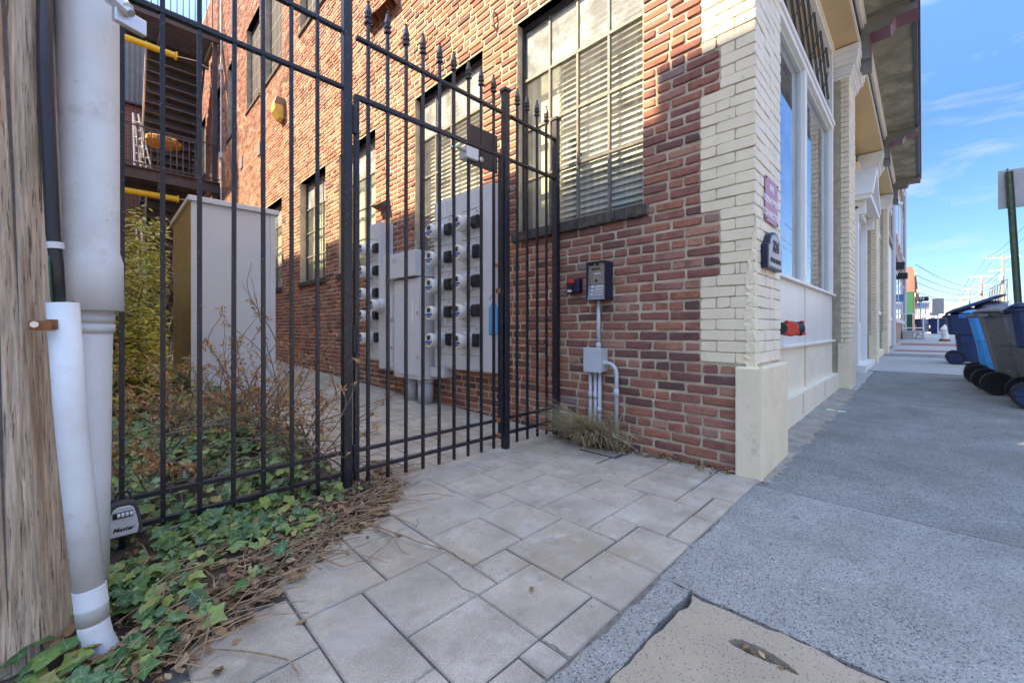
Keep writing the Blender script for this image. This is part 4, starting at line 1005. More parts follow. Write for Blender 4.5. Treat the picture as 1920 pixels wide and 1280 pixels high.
def bank(name, label, y0, y1, z0, z1, p, cols, open_set):
    xf = XA-p
    t = thing(name, label, 'meter bank', (xf, (y0+y1)/2, z0), group='electric meter banks on the alley wall')
    m = MB(); m.box(xf, XA-.001, y0, y1, z0, z1); body = m.obj('enclosure', m_grey, t, bev=.004)
    m = MB(); m.box(xf-.006, xf, y0+.004, y0+(.20 if len(cols) > 1 else .10), z0+.01, z1-.012); m.obj('wireway_cover', m_grey, t, bev=.003)
    for ci, (yc, yb) in enumerate(cols):
        for k in range(5):
            z = .73+k*.28
            m = MB(); m.box(xf-.012, xf, yc-.105, yc+.105, z-.136, z+.136); m.obj('meter_cover', m_grey, t, bev=.003)
            m = MB(); m.box(xf-.010, xf, yb-.052, yb+.052, z-.136, z+.136); m.obj('breaker_panel', m_grey, t, bev=.003)
            meter(t, xf-.012, yc, z); breaker(t, xf-.010, yb, z+.01, (ci, k) in open_set)
            m = MB(); m.lathe([(.006, 0), (.006, .006)], (xf-.010, yb, z+.115), '-x', 8); m.obj('screw', m_black, t)
            m = MB(); m.box(xf-.0075, xf-.0055, y0+.17, y0+.186, z-.05, z+.06); m.obj('unit_label', m_wtxt, t) if len(cols) > 1 and ci == 1 else None
        m = MB(); m.box(xf-.009, xf, yc-.105, yc+.105, 2.0, z1-.02); m.obj('top_cover', m_grey, t, bev=.003)
        m = MB(); m.box(xf-.009, xf, yc-.105, yc+.105, z0+.02, .585); m.obj('bottom_cover', m_grey, t, bev=.003)
        for a_, c_ in ((2.0, z1-.02), (z0+.02, .585)): m = MB(); m.box(xf-.008, xf, yb-.052, yb+.052, a_, c_); m.obj('side_cover', m_grey, t, bev=.003)
    return t
bank('meter_bank', 'ten dial grey meter bank nearest the gate latch', 2.782, 3.70, .44, 2.185, .122, [(3.575, 3.415), (3.115, 2.985)], {(0, 0), (1, 0), (1, 3)})
bank('meter_bank', 'single column grey meter bank farther down the alley wall', 4.80, 5.14, .445, 2.19, .18, [(5.02, 4.862)], {(0, 0)})
t = thing('switch_cabinet', 'grey metal switch cabinet on thick conduits between the meter banks', 'cabinet', (2.4, 4.0, .3))
m = MB(); m.box(2.40, XA, 3.76, 4.33, .30, 1.40); m.obj('cabinet_box', m_grey, t, bev=.006)
m = MB(); m.box(2.392, 2.40, 3.79, 4.30, .34, 1.37); dr_ = m.obj('cabinet_door', m_grey, t, bev=.003)
for zz in (1.02, .55):
    m = MB(); m.box(2.375, 2.392, 3.81, 3.83, zz-.02, zz+.02); m.obj('hasp', m_alu, dr_)
m = MB(); m.box(2.3885, 2.3915, 3.90, 3.935, .9, 1.16); m.obj('door_label', m_wtxt, dr_)
m = MB(); m.box(2.36, XA, 3.83, 4.52, 1.42, 1.70); m.obj('gutter_box', m_grey, t, bev=.005)
m = MB(); m.box(2.357, 2.36, 4.22, 4.30, 1.60, 1.65); m.obj('gutter_label', m_greyp, t)
m = MB(); m.box(2.44, XA, 4.40, 4.78, .36, 1.60); m.obj('side_box', m_grey, t, bev=.005)
m = MB(); m.box(2.425, 2.44, 4.42, 4.60, .40, 1.25); sdoor = m.obj('side_door', m_grey, t, bev=.003)
for a_, c_ in ((.93, .98), (.61, .64)):
    m = MB(); m.box(2.40, 2.425, 4.42, 4.44, a_, c_); m.obj('side_latch', m_alu, sdoor)
m = MB(); m.box(2.50, XA, 3.50, 3.755, .34, .44); m.obj('tap_box', m_grey, t, bev=.004)
for yy, r_ in ((3.86, .085), (4.12, .06)):
    zz = al(yy)
    m = MB(); m.tube([(2.52, yy, zz-.02), (2.52, yy, .30)], r_, 22); m.tube([(2.52, yy, .26), (2.52, yy, .30)], r_+.008, 22); o = m.obj('riser_conduit', m_greyp, t)
    for p in o.data.polygons: p.use_smooth = len(p.vertices) == 4
meter(t, 2.44, 4.70, 1.13)
# tall pad cabinet in the planting
cb = thing('pad_cabinet', 'tall pale grey metal cabinet standing in the planting behind the fence', 'cabinet', (1.1, 6.4, .1))
m = MB(); m.box(.69, 1.515, 5.64, 7.2, .10, 2.24); m.obj('cabinet_body', [m_greyl, m_shrub_sheen], cb, bev=.006)
o = cb.children[0]; me = o.data
for p in me.polygons:
    p.material_index = 1 if p.normal.x < -.9 else 0  # side facing the shrubs gets the painted reflection colour
m = MB(); m.box(.66, 1.55, 5.60, 7.24, 2.24, 2.30); m.obj('cabinet_lid', m_greyl, cb, bev=.008)
m = MB(); m.box(.69, .745, 5.628, 5.64, .12, 2.238); m.box(1.46, 1.515, 5.628, 5.64, .12, 2.238); m.obj('corner_trim', m_greyl, cb)
m = MB(); m.box(.6, 1.6, 5.55, 7.3, 0, .10); m.obj('concrete_pad', m_conc, cb)
# ---- entry intercom
ic = thing('entry_intercom', 'entry intercom with keypad in a dark hood on the brick wall', 'intercom', (2.6, 1.68, 1.05))
y0, y1, z0, z1 = 1.602, 1.766, 1.056, 1.338; xf = 2.562
m = MB(); m.box(xf, XA, y0, y1, z0, z1); m.obj('intercom_case', m_navy, ic, bev=.003)
m = MB(); m.box(xf-.018, xf, y0, y0+.008, z0+.01, z1); m.box(xf-.018, xf, y1-.008, y1, z0+.01, z1); m.box(xf-.024, xf, y0+.008, y1-.008, z1-.007, z1); m.obj('hood', m_navy, ic)
m = MB(); m.box(xf-.004, xf, y0+.01, y1-.01, z0+.118, z1-.009); fp_ = m.obj('upper_plate', m_steel, ic)
m = MB(); m.add([(xf-.003, y0+.01, z0+.114), (xf-.003, y1-.01, z0+.114), (xf-.016, y1-.01, z0+.006), (xf-.016, y0+.01, z0+.006), (xf, y0+.01, z0+.114), (xf, y1-.01, z0+.114), (xf, y1-.01, z0+.006), (xf, y0+.01, z0+.006)], [(0,1,2,3),(0,4,5,1),(3,2,6,7),(0,3,7,4),(1,5,6,2)]); kp = m.obj('keypad_plate', M('keypad_metal', (.34, .37, .42), .4, metal=.4), ic)
m = MB(); m.box(xf-.006, xf-.003, y0+.055, y0+.125, z0+.222, z0+.237); m.obj('display', M('green_display', (.02, .08, .04), .3), ic)
m = MB(); m.box(xf-.0055, xf-.003, y1-.058, y1-.018, z0+.258, z0+.27); m.obj('name_badge', m_black, ic)
def disc(parent, name, x, y, z, r_, mt, th=.004): q = MB(); q.lathe([(r_, 0), (r_*.95, th), (r_*.5, th*1.3)], (x, y, z), '-x', 14); return q.obj(name, mt, parent)
disc(ic, 'camera_lens', xf-.004, y0+.075, z0+.262, .010, m_black); disc(ic, 'key_switch', xf-.004, y0+.085, z0+.145, .011, m_brass)
for k in range(4):
    q = MB(); q.lathe([(.007, 0), (.007, .0015)], (xf-.004, y0+.055+k*.013, z0+.195), '-x', 10); q.obj('speaker_hole', m_greyp, ic)
for k in range(3): disc(ic, 'call_button', xf-.006-.004*(2-k), y1-.045, z0+.042+k*.028, .010, m_alu, .006)
for r_ in range(4):
    for c in range(3):
        q = MB(); xx = xf-.0055-.0031*(3-r_)*.95; q.box(xx-.006, xx+.003, y0+.028+c*.019, y0+.043+c*.019, z0+.030+r_*.020, z0+.044+r_*.020); q.obj('key', m_alu, ic, bev=.0015)
# card reader
cr = thing('card_reader', 'small black wall box with red window beside the intercom', 'card reader', (2.6, 1.93, 1.12))
m = MB(); m.box(2.585, XA, 1.865, 1.985, 1.125, 1.24); m.obj('reader_case', m_navy, cr, bev=.012, seg=3)
m = MB(); m.box(2.580, 2.5855, 1.905, 1.965, 1.205, 1.232); m.obj('red_window', m_red, cr)
m = MB(); m.box(2.582, 2.5855, 1.915, 1.955, 1.15, 1.20); m.obj('reader_slot', m_black, cr)
m = MB(); m.box(2.582, 2.5855, 1.93, 1.968, 1.135, 1.155); m.obj('reader_label', m_greyl, cr)
# junction box with conduits
jb = thing('conduit_junction_box', 'grey junction box and conduits rising from the dry grass', 'junction box', (2.6, 1.7, 0))
m = MB(); m.box(2.55, XA, 1.645, 1.785, .534, .706); m.obj('box_body', m_greyp, jb, bev=.006)
m = MB(); m.box(2.54, 2.55, 1.640, 1.790, .529, .711); lid = m.obj('box_lid', m_greyp, jb, bev=.004)
for yy in (1.655, 1.775):
    for zz in (.545, .695): disc(lid, 'screw', 2.54, yy, zz, .006, m_alu, .002)
def pipe(nm, pts, r_, parent, mt): q = MB(); q.tube(pts, r_, 14); o = q.obj(nm, mt, parent, smooth=True); return o
pipe('riser', [(2.60, 1.695, .70), (2.60, 1.695, 1.06)], .0135, jb, m_greyp); pipe('coupling', [(2.60, 1.695, .705), (2.60, 1.695, .745)], .0175, jb, m_greyp)
for yy in (1.765, 1.722, 1.685):
    pipe('leg_conduit', [(2.60, yy, -.02), (2.60, yy, .535)], .0135, jb, m_greyp); pipe('coupling', [(2.60, yy, .33-.1*(yy < 1.7)), (2.60, yy, .375-.1*(yy < 1.7))], .017, jb, m_greyp)
arc = [(2.60, 1.645, .60), (2.60, 1.62, .60)]+[(2.60, 1.62-.075*sin(t), .525+.075*cos(t)) for t in [pi/2*i/8 for i in range(1, 9)]]+[(2.60, 1.545, .0)]
pipe('bent_conduit', arc, .0145, jb, m_greyp); pipe('coupling', [(2.60, 1.545, .36), (2.60, 1.545, .42)], .018, jb, m_greyp); pipe('hub', [(2.60, 1.65, .60), (2.60, 1.628, .60)], .023, jb, m_greyp)
# wall lamp, vents, hooks
def wy(px): t_ = (px-960)/770; return XA*(1-t_)/(1+t_)
def wz(px, py): y = wy(px); return CAM_H+(616-py)*(XA+y)/1.41421/770
lm_ = thing('wall_lamp', 'angular wall lamp with yellowed lens high on the alley wall', 'wall lamp', (XA, 8.95, 5.0))
yl, zl = wy(531), wz(531, 205)
m = MB(); m.prism([(XA, zl+.16), (XA-.16, zl+.16), (XA-.20, zl+.02), (XA, zl+.02)], yl-.14, yl+.14, 'y'); m.obj('lamp_housing', M('lamp_brown', (.2, .14, .12), .5), lm_, bev=.006)
m = MB(); m.prism([(XA-.03, zl+.02), (XA-.20, zl+.02), (XA-.19, zl-.10), (XA-.10, zl-.24), (XA-.03, zl-.26)], yl-.13, yl+.13, 'y'); m.obj('lamp_lens', M('yellow_lens', (.62, .45, .12), .35, var=.2), lm_, bev=.006)
m = MB(); m.box(XA-.03, XA, yl-.15, yl+.12, zl-.27, zl+.02); m.obj('lamp_back', M('lamp_back_brown', (.28, .16, .1), .5), lm_)
vt = thing('dryer_vent', 'small brown hooded vent above the farther meter bank', 'vent', (XA, 4.7, 2.4))
yv, zv = wy(722), wz(722, 385)
for k in (0, 1):
    m = MB(); yy = yv-.06+.13*k; m.add([(XA, yy-.06, zv+.07), (XA, yy+.06, zv+.07), (XA-.13, yy+.06, zv-.02), (XA-.13, yy-.06, zv-.02), (XA, yy-.06, zv-.06), (XA, yy+.06, zv-.06)], [(0, 1, 2, 3), (0, 3, 4), (1, 5, 2), (3, 2, 5, 4)]); m.obj('vent_hood', m_metbrown, vt)
lv = thing('louvre_vent', 'row of brown louvre hoods high on the sunlit brick wall', 'vent', (XA, 5.2, 4.8))
for k, (px, py) in enumerate(((703, 45), (714, 33), (724, 24), (733, 15), (742, 7))):
    yy, zz = wy(px), wz(px, py)
    m = MB(); m.add([(XA, yy-.09, zz+.12), (XA, yy+.09, zz+.12), (XA-.12, yy+.09, zz-.02), (XA-.12, yy-.09, zz-.02), (XA, yy-.09, zz-.10), (XA, yy+.09, zz-.10)], [(0, 1, 2, 3), (0, 3, 4), (1, 5, 2)]); m.obj('louvre_hood', M('louvre_brown', (.25, .11, .07), .6) if k == 0 else bpy.data.materials['louvre_brown'], lv)
hk = thing('wall_anchor', 'small rusty anchor hook in the sunlit bricks above the windows', 'hook', (XA, wy(930), wz(930, 40)))
yy, zz = wy(930), wz(930, 40)
m = MB(); m.tube([(XA, yy, zz+.07), (XA-.035, yy, zz+.07), (XA-.045, yy, zz+.03), (XA-.03, yy, zz-.05), (XA, yy, zz-.09)], .011, 8); m.obj('hook_bar', M('pale_iron', (.32, .24, .18), .7, var=.3, vs=30), hk)
for k, (px, py) in enumerate(((486, 280), (453, 306))):
    yy, zz = wy(px), wz(px, py); m = MB(); m.box(XA-.02, XA, yy-.12, yy+.12, zz-.15, zz+.15); setp(m.obj('wall_cover_plate', m_corr, bev=.004), ['square grey cover plate on the upper alley wall', 'faded cover plate left of the square grey one'][k], 'cover plate')
pp = thing('potted_plant', 'small potted succulent on the inner sill of an alley window', 'plant', (XA+.1, 9.55, 1.76))
m = MB(); m.lathe([(.07, 0), (.09, .14), (.085, .14)], (XA+.13, 9.62, 1.76), 'z', 14); m.obj('pot', m_white, pp)
m = MB(); lr = random.Random(1)
for k in range(22):
    a = lr.uniform(0, 6.28); e = lr.uniform(.03, .14); h_ = lr.uniform(.1, .26); c = Vector((XA+.13, 9.62, 1.9))
    m.add([c+Vector((.012*sin(a), -.012*cos(a), 0)), c-Vector((.012*sin(a), -.012*cos(a), 0)), c+Vector((e*cos(a)*.6, e*sin(a), h_))], [(0, 1, 2)])
m.obj('leaves', M('succulent', (.05, .13, .05), .5), pp, fix=False)
# ================================================================== end of the alley: rear building and fire escape
def brick_tex(name, c1, c2, mort, axis='y', scale=1.0):
    m = bpy.data.materials.new(name); m.use_nodes = True; nt = m.node_tree; N = nt.nodes; L = nt.links.new; b = N['Principled BSDF']; b.inputs['Roughness'].default_value = .9
    g = N.new('ShaderNodeNewGeometry'); sx = N.new('ShaderNodeSeparateXYZ'); L(g.outputs['Position'], sx.inputs[0]); cb = N.new('ShaderNodeCombineXYZ')
    ad = N.new('ShaderNodeMath'); L(sx.outputs['X'], ad.inputs[0]); L(sx.outputs['Y'], ad.inputs[1])
    L(ad.outputs[0], cb.inputs[0]); L(sx.outputs['Z'], cb.inputs[1])
    t = N.new('ShaderNodeTexBrick'); t.inputs['Scale'].default_value = 1; t.inputs['Brick Width'].default_value = .215; t.inputs['Row Height'].default_value = .068; t.inputs['Mortar Size'].default_value = .007
    t.inputs['Color1'].default_value = (*c1, 1); t.inputs['Color2'].default_value = (*c2, 1); t.inputs['Mortar'].default_value = (*mort, 1); L(cb.outputs[0], t.inputs['Vector'])
    n = N.new('ShaderNodeTexNoise'); n.inputs['Scale'].default_value = 1.5; n.inputs['Detail'].default_value = 6; L(g.outputs['Position'], n.inputs['Vector'])
    mx = N.new('ShaderNodeMix'); mx.data_type = 'RGBA'; mx.blend_type = 'MULTIPLY'; mx.inputs[7].default_value = (.6, .58, .56, 1); L(n.outputs['Fac'], mx.inputs[0]); L(t.outputs['Color'], mx.inputs[6])
    L(mx.outputs[2], b.inputs['Base Color']); return m
m_bt = brick_tex('rear_brick', (.32, .10, .07), (.20, .06, .05), (.42, .34, .27))
m_bt2 = brick_tex('pink_brick', (.48, .29, .23), (.42, .25, .2), (.45, .38, .32))
rb = thing('rear_building', 'brick building closing the far end of the alley', 'building', (0, 21, 0))
m = MB(); m.box(-7, 2.64, 21.02, 27, 0, 9.4); m.obj('rear_wall', m_bt, rb)
m = MB(); m.box(-7, .02, 21.02, 27, 9.4, 10.5); m.obj('rear_parapet', m_bt, rb)
m = MB(); n = 36; x0_, x1_ = .05, 2.64
m.add([(x0_+(x1_-x0_)*i/n, 20.95-.05*(i % 2), z) for z in (9.3, 12.6) for i in range(n+1)], [(i, i+1, n+2+i, n+1+i) for i in range(n)]); m.obj('corrugated_cladding', m_corr, rb, fix=False)
m = MB(); m.box(.05, 2.64, 20.99, 21.0, 9.3, 12.6); m.box(-7, 2.64, 20.86, 21.02, 9.24, 9.30); m.obj('cladding_base', m_gutter, rb)
for xx, zz in ((-.9, 5.8), (-.9, 1.8), (.1, 1.5)):
    m = MB(); m.box(xx-.5, xx+.5, 20.97, 21.02, zz, zz+1.6); w = m.obj('window', m_wframe, rb)
    m = MB(); m.box(xx-.44, xx+.44, 20.96, 20.968, zz+.06, zz+1.54); m.obj('pane', m_gstore, w)
fe = thing('fire_escape', 'dark steel fire escape with stairs and landings against the brick wall', 'fire escape', (1.2, 15.6, 0))
for nm, z0, z1 in (('lower', 5.03, 5.37), ('upper', 9.68, 9.97)):
    m = MB(); m.box(-1.3, 2.62, 15.5, 15.53, z0, z1); m.box(-1.3, 2.62, 15.42, 15.5, z1-.03, z1); m.box(-1.3, 2.62, 15.42, 15.5, z0, z0+.03); m.obj('landing_beam', m_metbrown, fe)
    for k in range(12):
        yy = 15.75+k*.13; m = MB(); m.box(-1.3, 2.6, yy, yy+.10, z1-.03, z1-.005); m.obj('deck_plank', m_metbrown, fe)
    for xx in (-1.2, 0.0, 1.3, 2.5):
        m = MB(); m.box(xx-.04, xx+.04, 15.53, 17.25, z1-.2, z1-.035); m.obj('joist', m_metbrown, fe)
    m = MB(); m.box(-1.3, 2.6, 17.25, 17.30, z0, z1); m.obj('landing_beam', m_metbrown, fe)
    hr = MB()
    for zz in (z1+.10, z1+1.14): hr.box(-1.3, 2.62, 15.46, 15.49, zz-.018, zz+.018)
    rl = hr.obj('railing', m_metbrown, fe)
    bm_ = MB(); bm_.box(-.011, .011, -.011, .011, z1, z1+1.13); me = bm_.mesh('baluster', (0, 0, 0), (m_metbrown,))
    for k in range(28): inst('baluster', me, rl, (-1.27+k*.142, 15.475, 0))
for nm, ztop, ybot, zbot in (('a', 9.7, 20.2, 5.35), ('b', 5.05, 20.3, .5)):
    n = 17; ytop = 17.0
    m = MB(); m.box(-.02, 1.42, -.02, .24, -.018, .018); tm = m.mesh('tread', (0, 0, 0), (m_metbrown,))
    m = MB(); m.box(-.02, 1.42, 0, .015, -.2, 0); rm = m.mesh('riser', (0, 0, 0), (m_gutter,))
    for k in range(n):
        f = (k+.5)/n; inst('tread', tm, fe, (1.0, ytop+(ybot-ytop)*f, ztop+(zbot-ztop)*f))
        inst('riser', rm, fe, (1.0, ytop+(ybot-ytop)*f+.2, ztop+(zbot-ztop)*f))
    for xx in (.96, 2.42):
        m = MB(); m.add([(xx, ytop, ztop+.06), (xx, ybot, zbot+.06), (xx, ybot, zbot-.2), (xx, ytop, ztop-.2), (xx+.04, ytop, ztop+.06), (xx+.04, ybot, zbot+.06), (xx+.04, ybot, zbot-.2), (xx+.04, ytop, ztop-.2)],
                       [(0, 1, 2, 3), (7, 6, 5, 4), (0, 4, 5, 1), (3, 2, 6, 7), (0, 3, 7, 4), (1, 5, 6, 2)]); m.obj('stringer', m_alu if xx < 1.5 else m_metbrown, fe)
for xx in (-1.25, 2.5):
    m = MB(); m.box(xx-.06, xx+.06, 15.54, 15.66, 0, 9.7); m.obj('column', m_metbrown, fe)
for k, (xa, xb, zz) in enumerate(((-.6, 1.57, 8.95), (-.6, 1.60, 4.70))):
    q = thing('tube_light', ['yellow tube light under the upper fire escape landing', 'yellow tube light under the lower fire escape landing'][k], 'light', ((xa+xb)/2, 15.7, zz), group='yellow tube lights')
    m = MB(); m.tube([(xa, 15.7, zz), (xb, 15.7, zz)], .085, 14); m.obj('tube', m_yel, q)
    m = MB(); m.box(xb-.02, xb+.03, 15.6, 15.8, zz-.09, zz+.09); m.obj('end_cap', m_yel, q, bev=.01)
    m = MB(); m.tube([(xb, 15.7, zz), (xb+.5, 15.75, zz+.1), (2.6, 15.8, zz-.05)], .012, 6); m.obj('cable', m_white, q)
ld = thing('step_ladder', 'aluminium step ladder leaning on the lower fire escape landing', 'ladder', (.85, 15.9, 5.37))
for s in (0, 1):
    m = MB()
    for dx in (-.06, .22):
        m.tube([(.72+dx*.9+s*.16, 15.75+.28*s+.1*dx, 5.37), (.66+dx*.4, 15.80, 6.95)], .022, 6)
    for k in range(1, 7):
        f = k/7; m.tube([(.72-.054+s*.16*(1-f)-.03*f, 15.75+.28*s*(1-f), 5.37+1.55*f), (.72+.198+s*.16*(1-f)-.12*f, 15.75+.28*s*(1-f), 5.37+1.55*f)], .018, 5)
    m.obj('ladder_frame', m_alu, ld)
um = thing('patio_umbrella', 'orange patterned patio umbrella open on the lower landing', 'umbrella', (1.3, 16.4, 5.37))
m = MB(); n = 24; cx_, cy_, cz_ = 1.30, 16.3, 6.55
m.add([(cx_, cy_, cz_+.16)]+[(cx_+.46*cos(2*pi*i/n), cy_+.46*sin(2*pi*i/n), cz_-.02+.03*(i % 3 == 0)) for i in range(n)]+[(cx_+.46*cos(2*pi*i/n), cy_+.46*sin(2*pi*i/n), cz_-.14+.03*(i % 3 == 0)) for i in range(n)],
      [(0, 1+i, 1+(i+1) % n) for i in range(n)]+[(1+i, 1+n+i, 1+n+(i+1) % n, 1+(i+1) % n) for i in range(n)]); m.obj('canopy', m_clay, um, fix=False)
m = MB()
for i in range(12):
    a = 2*pi*(i+.5)/12; m.tube([(cx_+.467*cos(a-.1), cy_+.467*sin(a-.1), cz_-.11), (cx_+.467*cos(a), cy_+.467*sin(a), cz_-.02), (cx_+.467*cos(a+.1), cy_+.467*sin(a+.1), cz_-.11)], .008, 4)
m.obj('canopy_pattern', m_metbrown, um)
m = MB(); m.tube([(cx_, cy_, 5.37), (cx_, cy_, cz_+.15)], .018, 8); m.obj('umbrella_pole', m_alu, um)
wc = thing('wall_conduit', 'thin white conduit running up the brick wall beside the fire escape', 'conduit', (2.6, 15.4, 4.5))
m = MB(); m.tube([(2.62, 15.35, 4.6), (2.62, 15.35, 11.5)], .02, 8); m.obj('conduit', m_white, wc)
for zz in (6.2, 8.9):
    m = MB(); m.box(2.57, 2.645, 15.28, 15.42, zz-.08, zz+.08); m.obj('conduit_box', m_white, wc)
fl_ = thing('flood_light', 'small white flood light on the wall under the upper landing', 'flood light', (2.6, 15.8, 8.5))
m = MB(); m.box(2.60, 2.648, 16.0, 16.15, 8.55, 8.75); m.obj('light_base', m_white, fl_)
for s in (-1, 1):
    m = MB(); m.tube([(2.58, 16.07, 8.65), (2.45, 16.07+.08*s, 8.55)], .05, 10); m.obj('lamp_head', m_white, fl_)
# building across the alley (outside the frame): it shades the alley, its walls set pale to bounce fill light
m_pale = M('pale_bounce_render', (.62, .56, .48), .9, var=.08)
ab = thing('alley_building', 'unseen building on the left side of the alley, walls set pale to bounce light, outside the left edge', 'building', (-5, 10, 0))
m = MB(); m.box(-9, -2.5, 1.6, 26, -.2, 8.6); m.obj('side_wall', m_pale, ab)
m = MB(); m.box(-9, -2.5, 1.6, 4.25, 8.6, 9.22); m.box(-9, -2.5, 4.251, 12.4, 8.6, 8.88); m.box(-9, -2.5, 12.401, 26, 8.6, 9.2); m.obj('parapet', m_pale, ab)
m = MB(); m.box(-9.05, -2.44, 1.54, 26, 8.3, 8.4); m.obj('cornice', m_conc, ab)
for yy in (4, 7.5, 11, 14.5, 18):
    for zz in (1.8, 5.6):
        m = MB(); m.box(-2.5, -2.46, yy-.55, yy+.55, zz, zz+1.9); w = m.obj('window', m_wframe, ab)
        m = MB(); m.box(-2.459, -2.452, yy-.48, yy+.48, zz+.06, zz+1.84); m.obj('pane', m_gstore, w)
# ================================================================== bins, street furniture and the far street
m_binblue = M('bin_navy', (.010, .030, .095), .5, var=.25, vs=6, bump=.15, bs=60, stain=[(22, .63, .74, (.14, .19, .28), .6), (5, .6, .8, (.03, .06, .13), .5)], speck=(16, .1, (.16, .2, .28)))
m_binlt = M('bin_light_blue', (.015, .36, .85), .45, var=.1, vs=5)
m_bingr = M('bin_grey', (.16, .155, .155), .65, var=.2, vs=50, bump=.4, bs=120, speck=(70, .3, (.28, .27, .26)))
m_bintan = M('bin_grey_edge', (.30, .27, .23), .6, var=.15)
m_tyre = M('tyre', (.012, .012, .013), .6, bump=.2)
def wheel(parent, x, y, r_, rim, side):
    w = MB(); w.lathe([(r_*.80, -.03), (r_*.97, -.03), (r_, -.015), (r_, .015), (r_*.97, .03), (r_*.80, .03), (r_*.80, -.03)], (x, y, r_), 'x', 28, cap=False); wh = w.obj('wheel', m_tyre, parent, local=True)
    t = MB()
    for k in range(30):
        a = 2*pi*k/30; c = Vector((x, y+r_*cos(a), r_+r_*sin(a))); t.cbox(c, (.056, .010, .012), Matrix.Rotation(a, 3, 'X'))
    t.obj('tread_blocks', m_tyre, wh, local=True)
    s = MB(); s.lathe([(r_*.80, -.012), (r_*.80, .012)], (x, y, r_), 'x', 28); s.obj('wheel_disc', rim, wh, local=True)
    s = MB()
    for k in range(8):
        a = 2*pi*k/8
        s.cbox((x+side*.016, y+r_*.45*cos(a), r_+r_*.45*sin(a)), (.014, r_*.72, .014), Matrix.Rotation(a, 3, 'X'))
    s.lathe([(.025, -.03), (.025, .03)], (x, y, r_), 'x', 12); s.obj('spokes', rim, wh, local=True)
def bin_(label, loc, rz, mat, lidm, style, group='wheeled bins along the kerb', lid_open=False, rim=None):
    b = thing('wheeled_bin', label, 'bin', loc, rz, group)
    bw, bd, tw, td, zt = (.25, .25, .31, .37, .98) if style != 'round' else (.24, .24, .29, .33, .96)
    def ring(w, d0, d1, z, c=.05):
        return [(-w+c, d0, z), (w-c, d0, z), (w, d0+c, z), (w, d1-c, z), (w-c, d1, z), (-w+c, d1, z), (-w, d1-c, z), (-w, d0+c, z)]
    def loft(rings, name, mt, par=None, cap0=True, cap1=False):
        q = MB(); vs_ = []; fs_ = []
        for r_ in rings: vs_ += r_
        for i in range(len(rings)-1):
            for k in range(8): fs_.append((i*8+k, i*8+(k+1) % 8, i*8+8+(k+1) % 8, i*8+8+k))
        if cap0: fs_.append(tuple(range(8))[::-1])
        if cap1: fs_.append(tuple((len(rings)-1)*8+k for k in range(8)))
        q.add(vs_, fs_); return q.obj(name, mt, par or b, local=True, bev=.006)
    cc = .05 if style != 'round' else .13
    if style == 'skirt':
        body = loft([ring(bw, -.34, .22, .06), ring(bw+.03, -.38, .27, .62), ring(tw-.03, -.40, .32, .63)], 'body', mat)
        loft([ring(tw-.02, -.42, .34, .60), ring(tw, -.44, .36, .615), ring(tw+.02, -.46, .40, .97), ring(tw+.035, -.48, .42, .97), ring(tw+.035, -.48, .42, 1.0)], 'upper_skirt', mat, cap0=True)
        zr = 1.0
    else:
        body = loft([ring(bw, -.32, .22, .22 if style == 'round' else .10, cc), ring((bw+tw)/2+.005, -.36, .29, .58, cc), ring((bw+tw)/2+.012, -.365, .295, .60, cc), ring(tw, -.40, .36, .93, cc), ring(tw+.02, -.42, .38, .935, cc), ring(tw+.02, -.42, .38, .975, cc)], 'body', mat)
        zr = .975
        if style == 'round':
            for sx in (-1, 1): q = MB(); q.box(sx*.2-.03, sx*.2+.03, .10, .2, .06, .3); q.obj('axle_bracket', mat, b, local=True, bev=.008)
    # lid
    lid = [ring(tw+.03, -.46, .40, 0, cc), ring(tw+.04, -.47, .41, .012, cc), ring(tw+.02, -.44, .38, .045, cc), ring(tw-.06, -.34, .28, .062, cc)]
    A = radians(24 if lid_open else 0)
    def rot(p):
        x, y, z = p; yy = y-.40; return (x, .40+yy*cos(A)+z*sin(A)*0-0*z+z*sin(A), zr+.003-yy*sin(A)+z*cos(A))
    loft([[rot(p) for p in r_] for r_ in lid], 'lid', lidm, cap0=True, cap1=True)
    q = MB(); q.tube([(-tw+.04, .43, zr-.03), (tw-.04, .43, zr-.03)], .017, 10); q.obj('handle', lidm, b, local=True)
    q = MB()
    for sx in (-1, 1): q.box(sx*(tw-.06)-.02, sx*(tw-.06)+.02, .33, .45, zr-.05, zr-.01)
    q.obj('hinge_lug', lidm, b, local=True, bev=.004)
    q = MB(); q.tube([(-.30, .27, .135), (.30, .27, .135)], .012, 8); q.obj('axle', m_tyre, b, local=True)
    for sx in (-1, 1): wheel(b, sx*.285, .27, .135, rim or m_tyre, sx)
    return b
G_ = lambda x: st(x)
b1 = bin_('navy wheeled bin overflowing with grey rubbish bags, lid propped up', (12.4, -.74, G_(12.4)), 0, m_binblue, m_binblue, 'skirt', lid_open=True, rim=m_binblue)
b2 = bin_('bright light blue wheeled bin between the navy and grey bins', (8.95, -.83, G_(8.9)), radians(-3), m_binlt, m_binlt, 'plain')
b3 = bin_('grey rounded wheeled bin next to the light blue bin', (7.78, -.87, G_(7.8)), radians(4), m_bingr, m_bingr, 'round')
b4 = bin_('scratched navy wheeled bin cut by the right edge of the picture', (6.78, -1.04, G_(6.8)), radians(-2), m_binblue, m_binblue, 'skirt', rim=m_binblue)
b5 = bin_('small navy bin far along the sidewalk by the sign post', (38.2, -.75, G_(38)), radians(170), m_binblue, m_binblue, 'skirt', rim=m_binblue)
b6 = bin_('farthest navy bin, half hidden by the railing', (47, -.05, G_(47)), radians(160), m_binblue, m_binblue, 'skirt', rim=m_binblue)
